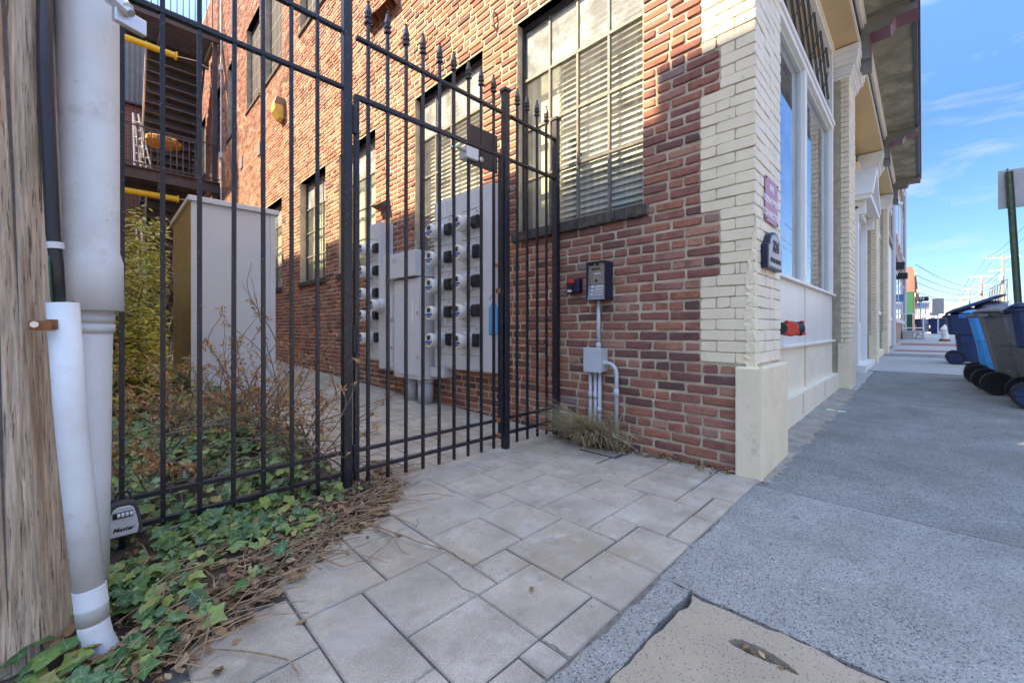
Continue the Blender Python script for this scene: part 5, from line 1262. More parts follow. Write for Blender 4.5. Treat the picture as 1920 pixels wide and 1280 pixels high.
# rubbish bags
m_bag = M('grey_bag', (.11, .11, .14), .3, var=.3, vs=9, bump=.9, bs=18, spec=.6)
def bag(loc, s, seed, label):
    bm = bmesh.new(); bmesh.ops.create_icosphere(bm, subdivisions=3, radius=1)
    r = random.Random(seed); ph_ = [r.uniform(0, 6) for _ in range(6)]
    for v in bm.verts:
        c = v.co; f = 1+.10*sin(5*c.x+ph_[0])*sin(4*c.y+ph_[1])+.07*sin(11*c.z+7*c.x+ph_[2])+.05*sin(17*c.y+ph_[3])
        v.co = Vector((c.x*s[0]*f, c.y*s[1]*f, c.z*s[2]*f))
    me = bpy.data.meshes.new('bag'); bm.to_mesh(me); bm.free(); me.materials.append(m_bag)
    me.polygons.foreach_set('use_smooth', [True]*len(me.polygons))
    o = bpy.data.objects.new('rubbish_bag', me); COL.objects.link(o); o.location = loc; setp(o, label, 'rubbish bag', 'rubbish bags in the navy bin'); return o
z_ = G_(12.4)+1.0
bag((12.35, -.62, z_+.03), (.27, .22, .12), 1, 'crumpled grey rubbish bag at the hinge end of the open bin')
bag((12.35, -.96, z_+.10), (.28, .24, .17), 2, 'bulging grey rubbish bag under the propped bin lid')
# sign post at the right edge
sp_ = thing('sign_post', 'green perforated steel sign post seen from behind at the right edge', 'sign post', (9.3, -1.08, G_(9.3)))
m = MB(); z0 = G_(9.3); px_, py_ = 9.3, -1.02
lean = Vector((-.02, .045, 1))
def upost(b, x, y, z0, z1, w=.045):
    prof = [(-w, -.012), (-w*.55, -.012), (-w*.45, .022), (w*.45, .022), (w*.55, -.012), (w, -.012), (w, -.005), (w*.62, -.005), (w*.5, .03), (-w*.5, .03), (-w*.62, -.005), (-w, -.005)]
    n = len(prof); a = radians(35); vs_ = []
    for z in (z0, z1):
        dz = z-z0
        for u, v in prof: vs_.append((x+u*cos(a)-v*sin(a)+lean.x*dz, y+u*sin(a)+v*cos(a)+lean.y*dz, z))
    b.add(vs_, [tuple(range(n))[::-1], tuple(range(n, 2*n))]+[(i, (i+1) % n, n+(i+1) % n, n+i) for i in range(n)])
upost(m, px_, py_, z0-.1, z0+3.02); m.obj('post_channel', m_greenpost, sp_)
m = MB()
for k in range(60):
    z = z0+1.0+k*.035; dz = z-z0
    m.cbox((px_+.029+lean.x*dz, py_+.016+lean.y*dz, z), (.016, .014, .014), Matrix.Rotation(radians(35), 3, 'Z'))
m.obj('perforations', m_black, sp_)
dz = 2.76; c = Vector((px_+lean.x*dz+.02, py_+lean.y*dz-.05, z0+dz))
m = MB(); m.cbox(c+Vector((.03, -.06, .02)), (.006, .46, .56), Matrix.Rotation(radians(8), 3, 'Z')); m.obj('sign_panel', m_signback, sp_, bev=.02)
# hydrant
hy = thing('fire_hydrant', 'white fire hydrant on the sidewalk beyond the bins', 'hydrant', (26, -.68, G_(26)))
z0 = G_(26); m = MB(); m.lathe([(.17, 0), (.17, .05), (.12, .06), (.12, .45), (.15, .47), (.15, .52), (.12, .58), (.07, .66), (.03, .68), (.03, .73)], (26, -.68, z0), 'z', 18); m.obj('barrel', m_white, hy)
for a in (0, 90, 180):
    m = MB(); d = Vector((cos(radians(a)), sin(radians(a)), 0)); c = Vector((26, -.68, z0+.38)); m.tube([c+d*.1, c+d*.2], .06, 12); m.obj('outlet', m_white, hy)
m = MB(); m.lathe([(.175, 0), (.175, .09), (.125, .1)], (26, -.68, z0+.001), 'z', 18); m.obj('base_flange', m_rust, hy)
# raised loading step with railing
rp_ = thing('loading_step', 'concrete loading step with pipe railing and white graffiti', 'step', (29, .4, G_(28)))
z0 = G_(28); m = MB(); m.box(28, 31.5, -.06, .72, z0-.1, z0+.42); m.obj('step_block', m_conc, rp_, bev=.02)
text_mesh('129', .36, m_wtxt, rp_, (27.995, .12, z0+.10), (0, -1, 0), (0, 0, 1), depth=.002, shear=.2)
rl = MB()
for zz in (.55, 1.25): rl.tube([(28.05, -.02, z0+zz), (28.05, .70, z0+zz)], .022, 8); rl.tube([(28.05, -.02, z0+zz), (31.4, -.02, z0+zz)], .022, 8)
for yy in (-.02, .34, .70): rl.tube([(28.05, yy, z0+.4), (28.05, yy, z0+1.25)], .022, 8)
for xx in (29.5, 31.4): rl.tube([(xx, -.02, z0+.4), (xx, -.02, z0+1.25)], .022, 8)
rl.obj('railing', m_alu, rp_)
# pink building beyond
pb = thing('pink_brick_building', 'taller pale pink brick building next along the street', 'building', (24, .75, 0))
m = MB(); m.box(15.96, 32.5, .76, 18, 0, 11.5); m.obj('front_wall', m_bt2, pb)
m = MB(); m.box(15.96, 32.52, .70, .76, 3.6, 3.75); m.box(15.96, 32.52, .70, .76, 7.4, 7.55); m.box(15.96, 32.55, .66, .76, 11.3, 11.55); m.obj('string_course', m_conc, pb)
for k in range(6):
    a = 16.6+k*2.65
    for z0, z1 in ((1.2, 3.1), (4.6, 6.6), (8.2, 10.2)):
        f = MB(); f.box(a, a+1.5, .735, .80, z0, z1); w = f.obj('window', m_white, pb)
        g = MB(); g.box(a+.08, a+1.42, .728, .734, z0+.08, z1-.08); g.obj('pane', m_gstore, w)
        f = MB(); f.box(a-.05, a+1.55, .70, .76, z0-.1, z0-.001); f.obj('sill', m_white, w)
for xx in (18.4, 31.2):
    m = MB(); m.tube([(xx, .68, .3), (xx, .68, 11.2)], .06, 10); m.obj('rain_pipe', m_greyp, pb)
m = MB(); m.box(16.0, 20, .72, .76, .3, 3.4); m.obj('shopfront', m_panel, pb)
for a_ in (20.3, 24.3):
    m = MB(); m.box(a_, a_+.5, .45, .76, 3.0, 3.25); m.obj('wall_light', m_black, pb, bev=.03)
m = MB(); m.tube([(20.5, .66, 5.4), (20.5, .52, 5.35)], .07, 10); m.obj('camera_dome', m_white, pb)
m = MB(); m.box(25.6, 26.0, .6, .76, 2.1, 2.4); m.obj('awning', M('blue_awning', (.06, .2, .45), .6), pb)
# red brick building and green panel
rbd = thing('red_brick_shop', 'dark red brick shop with curved parapet farther down the street', 'building', (50, .5, 0))
m = MB(); m.box(46, 62, .46, 14, 0, 5.3); m.obj('shop_wall', m_bt, rbd)
cp = [(.46, 5.3)]+[(.46+.25-.25*cos(t), 5.3+.55*sin(t)) for t in [pi/2*i/6 for i in range(7)]]+[(1.6, 5.85), (1.6, 5.3)]
m = MB(); m.prism(cp, 46, 47, 'x'); m.obj('parapet', m_bt, rbd)
m = MB(); m.box(45.9, 62, .40, .46, 3.4, 3.7); m.box(45.9, 62, .38, .46, 5.1, 5.3); m.obj('cornice', m_conc, rbd)
for k in range(4):
    m = MB(); m.box(47+k*3.6, 49.2+k*3.6, .43, .459, 1.2, 3.0); m.obj('window', m_gstore, rbd)
gp = thing('green_panel', 'tall green metal shutter panel on the sidewalk edge', 'panel', (40, .7, .5))
z0 = G_(40); m = MB(); m.box(40, 40.08, .46, .96, z0, z0+2.95); m.obj('panel_sheet', m_green, gp, bev=.01)
m = MB(); m.box(40.0-.03, 40.0, .46, .53, z0, z0+2.95); m.box(39.97, 40, .89, .96, z0, z0+2.95); m.box(40, 42, .44, .46, z0, z0+2.9); m.obj('panel_rib', m_green, gp)
# more far buildings on the left side
m_far1 = M('far_render', (.50, .45, .38), .9, var=.1); m_far2 = M('far_white', (.62, .62, .6), .9, var=.08); m_far3 = M('far_tan', (.42, .33, .24), .9, var=.1); m_roofr = M('orange_roof', (.45, .2, .12), .8, var=.15)
m_fwin = M('far_window', (.06, .08, .1), .2)
def far_building(label, x0, x1, y0, y1, z1, mat, roof=None, name='far_building'):
    b = thing(name, label, 'building', (x0, (y0+y1)/2, st(x0)), group='far buildings along the street')
    zb = st(x0)-.2; m = MB(); m.box(x0, x1, y0, y1, zb, z1); m.obj('wall', mat, b)
    m = MB(); m.box(x0-.2, x1+.2, y0-.2, y1+.2, z1, z1+.35); m.obj('roof', roof or m_conc, b)
    fy = y0 if y0 > 0 else y1; s = -1 if y0 > 0 else 1
    for k in range(max(1, int((x1-x0)/4))):
        for zz in ([zb+1.2, zb+4.4] if z1 > 7 else [zb+1.2]):
            a = x0+1+k*4
            if a+2 > x1: continue
            m = MB(); m.box(a, a+2, fy+s*.02-.01, fy+s*.02+.01, zz, zz+1.9); m.obj('window', m_fwin, b)
    for k in range(max(1, int((y1-y0)/3.5))):
        for zz in ([zb+1.2, zb+4.4] if z1 > 7 else [zb+1.2]):
            a = y0+.8+k*3.5
            m = MB(); m.box(x0-.03, x0-.01, a, a+1.6, zz, zz+1.8); m.obj('window', m_fwin, b)
far_building('cream rendered house beyond the red brick shop', 66, 82, .55, 12, 4.9, m_far1)
far_building('white low shop far along the left of the street', 90, 112, .5, 12, 5.6, m_far2)
far_building('tan building far along the left of the street', 130, 170, .3, 14, 7.5, m_far3)
far_building('pale block closing the street in the far distance', 330, 360, -9, 8, 9.5, m_far2)
far_building('tan block at the far end of the street', 300, 320, -34, -12, 10.5, m_far3)
far_building('orange roofed low building behind the utility poles', 108, 132, -30, -11.2, 4.6, m_far3, m_roofr)
far_building('brick block with orange roof near the right edge', 72, 90, -30, -13.5, 5.4, m_bt2, m_roofr)
far_building('white warehouse right of the far poles', 180, 230, -50, -12.5, 7, m_far2)
far_building('pale low block added across the street to bounce sunlight, outside the frame', -22, 2, -20, -11.2, 5.0, m_far1)  # unseen opposite row, added so its sunlit fronts light the shaded storefront
far_building('white low block added across the street to bounce sunlight, outside the frame', 3, 24, -20, -11.2, 4.4, m_far2)
far_building('cream block added across the street to bounce sunlight, outside the frame', 25, 48, -20, -11.2, 5.2, m_far1)
# far signs on posts
def street_sign(label, x, y, h, w, hh, mat, txt=None, tcol=None, ts=.3, name='street_sign'):
    z0 = G_(x); b = thing(name, label, 'sign', (x, y, z0))
    m = MB(); m.tube([(x, y, z0), (x, y, z0+h)], .035, 8); m.obj('post', m_greyp, b)
    m = MB(); m.box(x-.06, x-.03, y-w/2, y+w/2, z0+h-hh, z0+h); m.obj('panel', mat, b, bev=.01)
    if txt: text_mesh(txt, ts, tcol, b, (x-.062, y, z0+h-hh*.72), (0, -1, 0), (0, 0, 1), depth=.003)
    return b
street_sign('grey sign back on a post beside the small navy bin', 36, -.66, 2.25, .5, .95, m_signback)
street_sign('second grey sign back behind the first on the sidewalk', 40, -.55, 2.1, .45, .85, m_signback)
m_signw = M('sign_white', (.62, .68, .72), .5)
street_sign('dark projecting sign reading 334 over the sidewalk', 54, .15, 3.15, 1.1, .42, m_black, '334', m_wtxt, .36, 'projecting_sign')
street_sign('white projecting sign with dark lettering PRIMO below the dark one', 55, -.2, 2.65, 1.7, .62, m_signw, 'PRIMO', m_blue, .5, 'projecting_sign')
# utility poles and wires
m_upole = M('utility_pole', (.36, .27, .18), .9, var=.2)
poles = [(90, -8.0, 10.1), (121, -8.1, 10.2), (161, -8.7, 10.3), (200, -9.2, 10.3), (250, -9.5, 10.2)]
names_ = ['nearest and tallest of the far utility poles with a long crossarm', 'second far utility pole along the street', 'third far utility pole along the street', 'fourth far utility pole along the street', 'farthest small utility pole on the street']
arms = []
for (x, y, h_), nm in zip(poles, names_):
    z0 = st(x); p = thing('utility_pole', nm, 'utility pole', (x, y, z0), group='far utility poles')
    m = MB(); m.tube([(x, y, z0), (x, y, z0+h_)], [.20, .14], 10); m.obj('shaft', m_upole, p)
    m = MB(); m.box(x-.06, x+.06, y-1.6, y+1.6, z0+h_-.45, z0+h_-.3); m.box(x-.06, x+.06, y-1.3, y+1.3, z0+h_-2.2, z0+h_-2.06); m.obj('crossarm', m_upole, p)
    m = MB()
    for yy in (-1.5, -.7, .7, 1.5): m.lathe([(.05, 0), (.06, .08), (.03, .18)], (x, y+yy, z0+h_-.3), 'z', 8)
    m.obj('insulators', m_greyl, p)
    m = MB(); m.lathe([(.22, 0), (.22, .7), (.15, .75)], (x-.35, y+.2, z0+h_-3.6), 'z', 12); m.obj('transformer', m_greyp, p)
    arms.append((x, y, z0+h_))
wi = 0
def wire(p, q, sag, label, r_=.022):
    p = Vector(p); q = Vector(q); m = MB(); m.tube([p.lerp(q, i/10)-Vector((0, 0, sag*4*(i/10)*(1-i/10))) for i in range(11)], r_, 5)
    setp(m.obj('overhead_wire', m_black), label, 'wire', 'overhead wires across the far street')
for (dy, dz_, nm) in ((-1.5, -.15, 'outer right'), (-.7, -.15, 'inner right'), (.7, -.15, 'inner left'), (1.5, -.15, 'outer left')):
    for k in range(len(arms)-1):
        a, b_ = arms[k], arms[k+1]
        wire((a[0], a[1]+dy, a[2]+dz_), (b_[0], b_[1]+dy, b_[2]+dz_), .6, nm+' crossarm wire on span %s from the nearest pole' % ['one', 'two', 'three', 'four'][k], .02+.012*k)
    a = arms[0]; wire((a[0], a[1]+dy, a[2]+dz_), (45, a[1]+dy, st(45)+10.1), .8, nm+' crossarm wire running out of frame at the right', .02)
for k, (zp, x2, z2, nm) in enumerate(((8.3, 52, 6.6, 'highest service wire slung across the street'), (7.7, 55, 5.9, 'second service wire slung across the street'), (7.0, 58, 5.4, 'third service wire slung across the street'), (6.3, 62, 4.6, 'lowest service wire slung across the street'))):
    wire((121, -8.1, st(121)+zp), (x2, .45, st(x2)+z2-.6), 1.0, nm, .03)
    wire((90, -8.0, st(90)+zp), (121, -8.1, st(121)+zp), .5, nm+', part between the poles', .03)
tw_ = thing('lattice_gantry', 'skeletal lattice framework standing between the far utility poles', 'gantry', (118, -9.5, st(118)))
m = MB()
for k in range(7):
    y = -9+0*k; x = 100+k*4
    m.tube([(x, -9.4, st(x)+4.0), (x+2.6, -9.6, st(x)+7.6)], .05, 5); m.tube([(x+2.6, -9.6, st(x)+7.6), (x+4, -9.4, st(x)+4.0)], .04, 5)
m.tube([(100, -9.4, st(100)+4), (128, -9.4, st(128)+4)], .06, 5); m.tube([(102.6, -9.6, st(100)+7.6), (127, -9.6, st(127)+7.6)], .06, 5); m.tube([(100, -9.4, 1), (100, -9.4, 5.2)], .08, 6); m.tube([(128, -9.4, 1), (128, -9.4, 5.2)], .08, 6)
m.obj('lattice', m_metbrown, tw_)
# cars
m_tail = M('tail_light', (.5, .02, .02), .3)
def car(label, loc, rz, paint, cat='car'):
    c = thing('parked_car', label, cat, loc, rz, 'cars parked on the far street')
    side = [(-2.2, .35), (-2.25, .75), (-2.1, .95), (-1.7, 1.0), (-1.25, 1.42), (.35, 1.46), (1.0, 1.02), (2.0, .88), (2.2, .6), (2.15, .32)]
    rings = []
    n = len(side); m = MB()
    vs_ = []
    for y, k in ((-.86, 1), (.86, 1)):
        vs_ += [(x, y*(.80 if z > 1.1 else 1), z) for x, z in side]
    m.add(vs_, [tuple(range(n)), tuple(range(n, 2*n))[::-1]]+[(i, n+i, n+(i+1) % n, (i+1) % n) for i in range(n)]); m.obj('body', paint, c, local=True, bev=.05)
    g = MB(); g.add([(-1.72, -.66, 1.04), (-1.72, .66, 1.04), (-1.32, .60, 1.38), (-1.32, -.60, 1.38)], [(0, 1, 2, 3)]); g.v = [(x-.03, y, z+.02) for x, y, z in g.v]; g.obj('rear_window', m_fwin, c, local=True)
    for s in (-1, 1):
        g = MB(); g.add([(-1.2, s*.74, 1.38), (.3, s*.74, 1.40), (.85, s*.86, 1.05), (-1.55, s*.86, 1.05)], [(0, 1, 2, 3)]); g.v = [(x, y+s*.02, z) for x, y, z in g.v]; g.obj('side_window', m_fwin, c, local=True)
        t = MB(); t.box(-2.29, -2.2, s*.70-.13, s*.70+.13, .72, .92); t.obj('tail_light', m_tail, c, local=True)
        for xx in (-1.35, 1.35):
            w = MB(); w.lathe([(.33, -.1), (.33, .1)], (xx, s*.8, .33), 'y', 18); w.obj('wheel', m_tyre, c, local=True)
    p = MB(); p.box(-2.3, -2.2, -.7, .7, .35, .5); p.obj('bumper', m_black, c, local=True); return c
m_pb = M('car_blue', (.03, .22, .5), .25, coat=.5); m_pw = M('car_white', (.6, .62, .63), .25, coat=.5); m_pr = M('car_red', (.35, .03, .03), .25, coat=.5)
car('red tailed car parked beyond the navy bins', (66, -2.15, st(66)-.13), 0, m_pr)
car('blue car parked ahead of the red tailed car', (73, -2.3, st(73)-.13), 0, m_pb)
car('white car farther along the kerb', (82, -1.95, st(82)-.13), 0, m_pw)
car('pale car in the far distance on the street', (120, -2.4, st(100)-.13), 0, m_pw)
# bare trees far off on the right
m_bark = M('bark', (.10, .075, .06), .9, var=.3)
def bare_tree(label, x, y, h_, seed):
    r = random.Random(seed); t = thing('bare_tree', label, 'tree', (x, y, st(x))); m = MB(); tw2 = MB()
    def br_(p, d, L_, rad, lvl):
        q = p+d*L_; (m if lvl < 2 else tw2).tube([p, (p+q)/2+Vector((r.uniform(-.1, .1), r.uniform(-.1, .1), 0))*L_*.3, q], [rad, rad*.8, rad*.6], 5)
        if lvl < 4:
            for _ in range(3):
                nd = (d+Vector((r.uniform(-.8, .8), r.uniform(-.8, .8), r.uniform(-.1, .5)))).normalized(); br_(q, nd, L_*.68, rad*.6, lvl+1)
    br_(Vector((x, y, st(x))), Vector((0, 0, 1)), h_*.32, .16, 0); m.obj('trunk', m_bark, t); tw2.obj('crown', m_bark, t)
bare_tree('leafless street tree behind the right hand sign post', 82, -10.6, 7, 3)
bare_tree('leafless tree between the far utility poles', 140, -12, 8, 4)
# ================================================================== plants
def leaf_mat(name, ramp, vein=None, rough=.45, obrand=False, trans=.18):
    m = bpy.data.materials.new(name); m.use_nodes = True; nt = m.node_tree; N = nt.nodes; L = nt.links.new; b = N['Principled BSDF']
    b.inputs['Roughness'].default_value = rough; b.inputs['Specular IOR Level'].default_value = .35
    r = N.new('ShaderNodeValToRGB'); e = r.color_ramp.elements
    while len(e) < len(ramp): e.new(.5)
    for i, (p, c) in enumerate(ramp): e[i].position = p; e[i].color = (*c, 1)
    if obrand: s = N.new('ShaderNodeObjectInfo').outputs['Random']
    else:
        a = N.new('ShaderNodeAttribute'); a.attribute_name = 'rnd'; s = a.outputs['Fac']
    L(s, r.inputs[0]); col = r.outputs[0]
    g = N.new('ShaderNodeNewGeometry'); n = N.new('ShaderNodeTexNoise'); n.inputs['Scale'].default_value = 60; n.inputs['Detail'].default_value = 4; L(g.outputs['Position'], n.inputs['Vector'])
    mx0 = N.new('ShaderNodeMix'); mx0.data_type = 'RGBA'; mx0.blend_type = 'MULTIPLY'; mx0.inputs[7].default_value = (.6, .62, .6, 1); L(n.outputs['Fac'], mx0.inputs[0]); L(col, mx0.inputs[6]); col = mx0.outputs[2]
    if vein:
        v = N.new('ShaderNodeAttribute'); v.attribute_name = 'vein'; mr = N.new('ShaderNodeMapRange'); mr.inputs[1].default_value = .86; mr.inputs[2].default_value = 1.0; L(v.outputs['Fac'], mr.inputs[0])
        mx = N.new('ShaderNodeMix'); mx.data_type = 'RGBA'; mx.inputs[7].default_value = (*vein, 1); L(mr.outputs[0], mx.inputs[0]); L(col, mx.inputs[6]); col = mx.outputs[2]
    L(col, b.inputs['Base Color'])
    t = N.new('ShaderNodeBsdfTranslucent'); L(col, t.inputs[0]); ms = N.new('ShaderNodeMixShader'); ms.inputs[0].default_value = trans
    L(b.outputs[0], ms.inputs[1]); L(t.outputs[0], ms.inputs[2]); L(ms.outputs[0], N['Material Output'].inputs['Surface']); return m
IV = [(0, (.035, .10, .04)), (.25, (.07, .17, .06)), (.5, (.12, .235, .075)), (.72, (.19, .295, .08)), (.88, (.29, .36, .09)), (.95, (.38, .40, .10)), (1, (.42, .31, .13))]
m_ivy = leaf_mat('ivy_leaf', IV, (.22, .34, .17), .3); m_ivyo = leaf_mat('ivy_leaf_single', IV, (.22, .34, .17), .3, True)
DR = [(0, (.16, .085, .045)), (.4, (.32, .18, .09)), (.75, (.46, .27, .14)), (1, (.56, .40, .25))]
m_dead = leaf_mat('dead_leaf', DR, None, .8, trans=.15)
m_hyd = leaf_mat('dried_bush_leaf', [(0, (.36, .17, .065)), (.5, (.58, .30, .13)), (1, (.70, .43, .22))], None, .8, trans=.2)
m_yshr = leaf_mat('yellow_shrub_leaf', [(0, (.17, .20, .04)), (.35, (.34, .35, .05)), (.7, (.60, .52, .07)), (1, (.72, .55, .10))], None, .5)
m_twig = M('twig_brown', (.30, .19, .12), .9, var=.4, vs=30)
m_twigd = M('twig_grey', (.22, .16, .125), .9, var=.4, vs=20)
m_straw = leaf_mat('straw', [(0, (.46, .36, .21)), (.5, (.68, .56, .36)), (.95, (.80, .70, .50)), (1, (.15, .30, .08))], None, .8, trans=.2)
# ivy outline: fan from the vein centre
_half = [(0, .02), (.20, -.10), (.42, -.03), (.41, .15), (.58, .36), (.36, .50), (.17, .70), (0, 1.0)]
def leaf_pts(kind):
    if kind == 'ivy':
        out = _half+[(-x, y) for x, y in _half[1:-1][::-1]]
        vein = [1, .2, .9, .1, .95, .1, .1, 1]; vein = vein+vein[1:-1][::-1]
        pts = [(0, .22, 0)]+[(x, y, .30*abs(x)-.25*max(0, y-.35)**1.5-.5*max(0, abs(x)-.3)) for x, y in out]
        tris = [(0, 1+i, 1+(i+1) % len(out)) for i in range(len(out))]
        return pts, [1]+vein, tris
    if kind == 'dead':
        out = [(0, 0), (.22, .12), (.32, .4), (.2, .72), (0, 1), (-.22, .7), (-.30, .38), (-.2, .14)]
        pts = [(0, .45, -.02)]+[(x, y, .25*abs(x)+.15*(y-.4)**2) for x, y in out]
        return pts, [0]*9, [(0, 1+i, 1+(i+1) % 8) for i in range(8)]
    if kind == 'small':
        pts = [(0, 0, 0), (.2, .45, .06), (0, 1, 0), (-.2, .45, .06)]
        return pts, [0]*4, [(0, 1, 2), (0, 2, 3)]
def leaf_mesh(kind, mat, seed=0):
    r = random.Random(seed); pts, ve, tr_ = leaf_pts(kind)
    kz, kx, ky = r.uniform(.3, 1.9), r.uniform(.75, 1.15), r.uniform(-.35, .35)
    pts = [(x*kx*(1+r.uniform(-.12, .12)), y*(1+r.uniform(-.08, .08)), z*kz+ky*x*(y-.3)+r.uniform(-.03, .03)) for x, y, z in pts]
    me = bpy.data.meshes.new('leaf'); me.from_pydata(pts, [], tr_); a = me.attributes.new('vein', 'FLOAT', 'POINT'); a.data.foreach_set('value', ve); me.materials.append(mat)
    me.polygons.foreach_set('use_smooth', [True]*len(me.polygons)); return me
def leaves(name, kind, items, mat, parent, seed=1):
    pts, ve, tr_ = leaf_pts(kind); V = []; F = []; A = []; E = []; r = random.Random(seed); off = ROOT.get(parent, Vector()) if parent else Vector()
    for mtx, rnd in items:
        n = len(V); j = r.uniform(.75, 1.15); kz = r.uniform(.3, 1.9); ky = r.uniform(-.4, .4)
        for x, y, z in pts: V.append(mtx @ Vector((x*j, y, z*kz+ky*x*(y-.3)+r.uniform(-.03, .03)))-off)
        F += [(a+n, b+n, c+n) for a, b, c in tr_]; A += [rnd]*len(pts); E += ve
    me = bpy.data.meshes.new(name); me.from_pydata(V, [], F)
    a = me.attributes.new('rnd', 'FLOAT', 'POINT'); a.data.foreach_set('value', A); a = me.attributes.new('vein', 'FLOAT', 'POINT'); a.data.foreach_set('value', E)
    me.materials.append(mat); me.polygons.foreach_set('use_smooth', [True]*len(me.polygons))
    o = bpy.data.objects.new(name, me); COL.objects.link(o); o.parent = parent; setp(o, kind='stuff'); return o
def orient(p, nrm, spin, s):
    nrm = Vector(nrm).normalized(); q = nrm.to_track_quat('Z', 'Y'); return Matrix.Translation(p) @ q.to_matrix().to_4x4() @ Matrix.Rotation(spin, 4, 'Z') @ Matrix.Scale(s, 4)
def gpt(px, py, z=0):
    t = (px-960)/770; d = 770*(CAM_H-z)/(py-616); s = d*1.41421356; return Vector((s*(1+t)/2, s*(1-t)/2, z))
def yb(x):
    P = [(-1, 1.25), (-.1, 1.27), (.1, 1.33), (.38, 1.52), (.7, 1.74), (1.05, 2.0), (1.3, 2.3)]
    for (a, b_), (c, d) in zip(P, P[1:]):
        if x <= c: return b_+(d-b_)*(x-a)/(c-a)
    return 2.3
vr = random.Random(21)
items = []
def hgt(x, y):
    base = .03+.045*max(0, min(1, (y-yb(x))/.5))
    if y > 2.1: base += .14*min(1, (y-2.1)/.6)
    return base
tries = 0
while len(items) < 2600 and tries < 90000:
    tries += 1
    x = vr.uniform(-.25, 1.02); y = vr.uniform(1.2, 3.6); d = y-yb(x)
    if d < .02: continue
    dens = min(1, .08+d*1.9)*(.55+.45*sin(9*x+2)*sin(8*y+1))
    if x > .62: dens *= max(.10, 1-(x-.62)*2.6)
    if x < .13 and y < 1.65: dens = .55
    if x < -.02 and y > 1.42 and y < 1.9: dens *= .3
    if y > 2.35: dens *= .5
    if vr.random() > dens: continue
    if abs(x-.056) < .09 and 1.9 < y < 2.1: continue
    if (Vector((x, y, 0))-gpt(188, 1225)).length < .085 or (Vector((x, y, 0))-gpt(195, 1262)).length < .05: continue
    z = hgt(x, y)*vr.uniform(.35, 1.15)+.012
    s = vr.uniform(.02, .052)*(1.0 if vr.random() > .12 else 1.4)
    nrm = Vector((vr.uniform(-.55, .45)-.15, vr.uniform(-.75, .3)-.15, 1))
    items.append((Vector((x, y, z)), nrm, vr.uniform(0, 6.28), s))
items.sort(key=lambda t: t[0].length-t[3]*4)
ivy = thing('ivy', 'green ivy creeping under and in front of the iron fence', 'ivy', (.4, 1.8, 0))
iv_me = [leaf_mesh('ivy', m_ivyo, k) for k in range(7)]
big = [(dict(px=95, py=1262, s=.075, z=.03)), dict(px=150, py=1240, s=.06, z=.04), dict(px=128, py=1218, s=.05, z=.05), dict(px=250, py=1215, s=.05, z=.03), dict(px=285, py=1190, s=.05, z=.02), dict(px=262, py=1258, s=.05, z=.03), dict(px=175, py=1268, s=.06, z=.03)]
for q in big:
    p = gpt(q['px'], q['py'], q['z']); o = bpy.data.objects.new('leaf', vr.choice(iv_me)); COL.objects.link(o); o.parent = ivy
    o.matrix_basis = orient(p-ROOT[ivy], (vr.uniform(-.5, .2)-.2, vr.uniform(-.6, .1)-.2, 1), vr.uniform(0, 6.28), q['s'])
for p, n_, sp_, s in items[:280]:
    o = bpy.data.objects.new('leaf', vr.choice(iv_me)); COL.objects.link(o); o.parent = ivy; o.matrix_basis = orient(p-ROOT[ivy], n_, sp_, s)
leaves('more_leaves', 'ivy', [(orient(p, n_, sp_, s), vr.random()) for p, n_, sp_, s in items[280:]], m_ivy, ivy)
# vine stems
m = MB()
for k in range(70):
    x = vr.uniform(-.1, 1.0); y = yb(x)+vr.uniform(.05, .9); a = vr.uniform(-.4, 1.2); pts = []
    p = Vector((x, y, 0)); 
    for i in range(7):
        p = p+Vector((cos(a), sin(a), 0))*.07; a += vr.uniform(-.5, .5); pts.append((p.x, p.y, max(.012, (hgt(p.x, p.y) if p.y > yb(p.x) else .0)*vr.uniform(.5, .9)+.012)))
    m.tube(pts, .0022, 5)
setp(m.obj('stems', m_twig, ivy, smooth=True), kind='stuff')
# leaf litter and twigs along the bed edge
it = []
for k in range(3600):
    x = vr.uniform(-.1, 1.15); u = vr.random(); y = yb(x)+(vr.gauss(.06, .07) if u < .55 else vr.uniform(0, .7))
    if x > .75 and u > .3: y = yb(x)+vr.gauss(.0, .07)
    z = max(.006, hgt(x, y)*.95*vr.random()) if y > yb(x) else .006
    it.append((orient(Vector((x, y, z+.004*vr.random())), (vr.uniform(-.6, .6), vr.uniform(-.6, .6), 1), vr.uniform(0, 6.28), vr.uniform(.012, .042)), vr.random()))
for k in range(420):     # foot of the brick wall
    y = vr.uniform(.80, 2.05); x = 2.645-abs(vr.gauss(0, .05))-(.05 if y > 1.3 else 0)
    it.append((orient(Vector((x, y, .006+.012*vr.random())), (vr.uniform(-.6, .6), vr.uniform(-.6, .6), 1), vr.uniform(0, 6.28), vr.uniform(.012, .03)), vr.random()*.7))
for k in range(420):    # mat of debris round the grass clump
    a = vr.uniform(0, 6.28); q_ = abs(vr.gauss(0, 1)); y = 1.70+.17*q_*sin(a); x = 2.60-.085*q_*abs(cos(a))
    it.append((orient(Vector((x, y, .006+.015*vr.random())), (vr.uniform(-.6, .6), vr.uniform(-.6, .6), 1), vr.uniform(0, 6.28), vr.uniform(.01, .03)), vr.random()))
for k in range(14):     # in the slot of the patch
    it.append((orient(Vector((1.222+vr.uniform(-.008, .008), .296+vr.uniform(-.06, .06), -.012+.008*vr.random())), (vr.uniform(-.5, .5), vr.uniform(-.5, .5), 1), vr.uniform(0, 6.28), vr.uniform(.014, .024)), vr.random()))
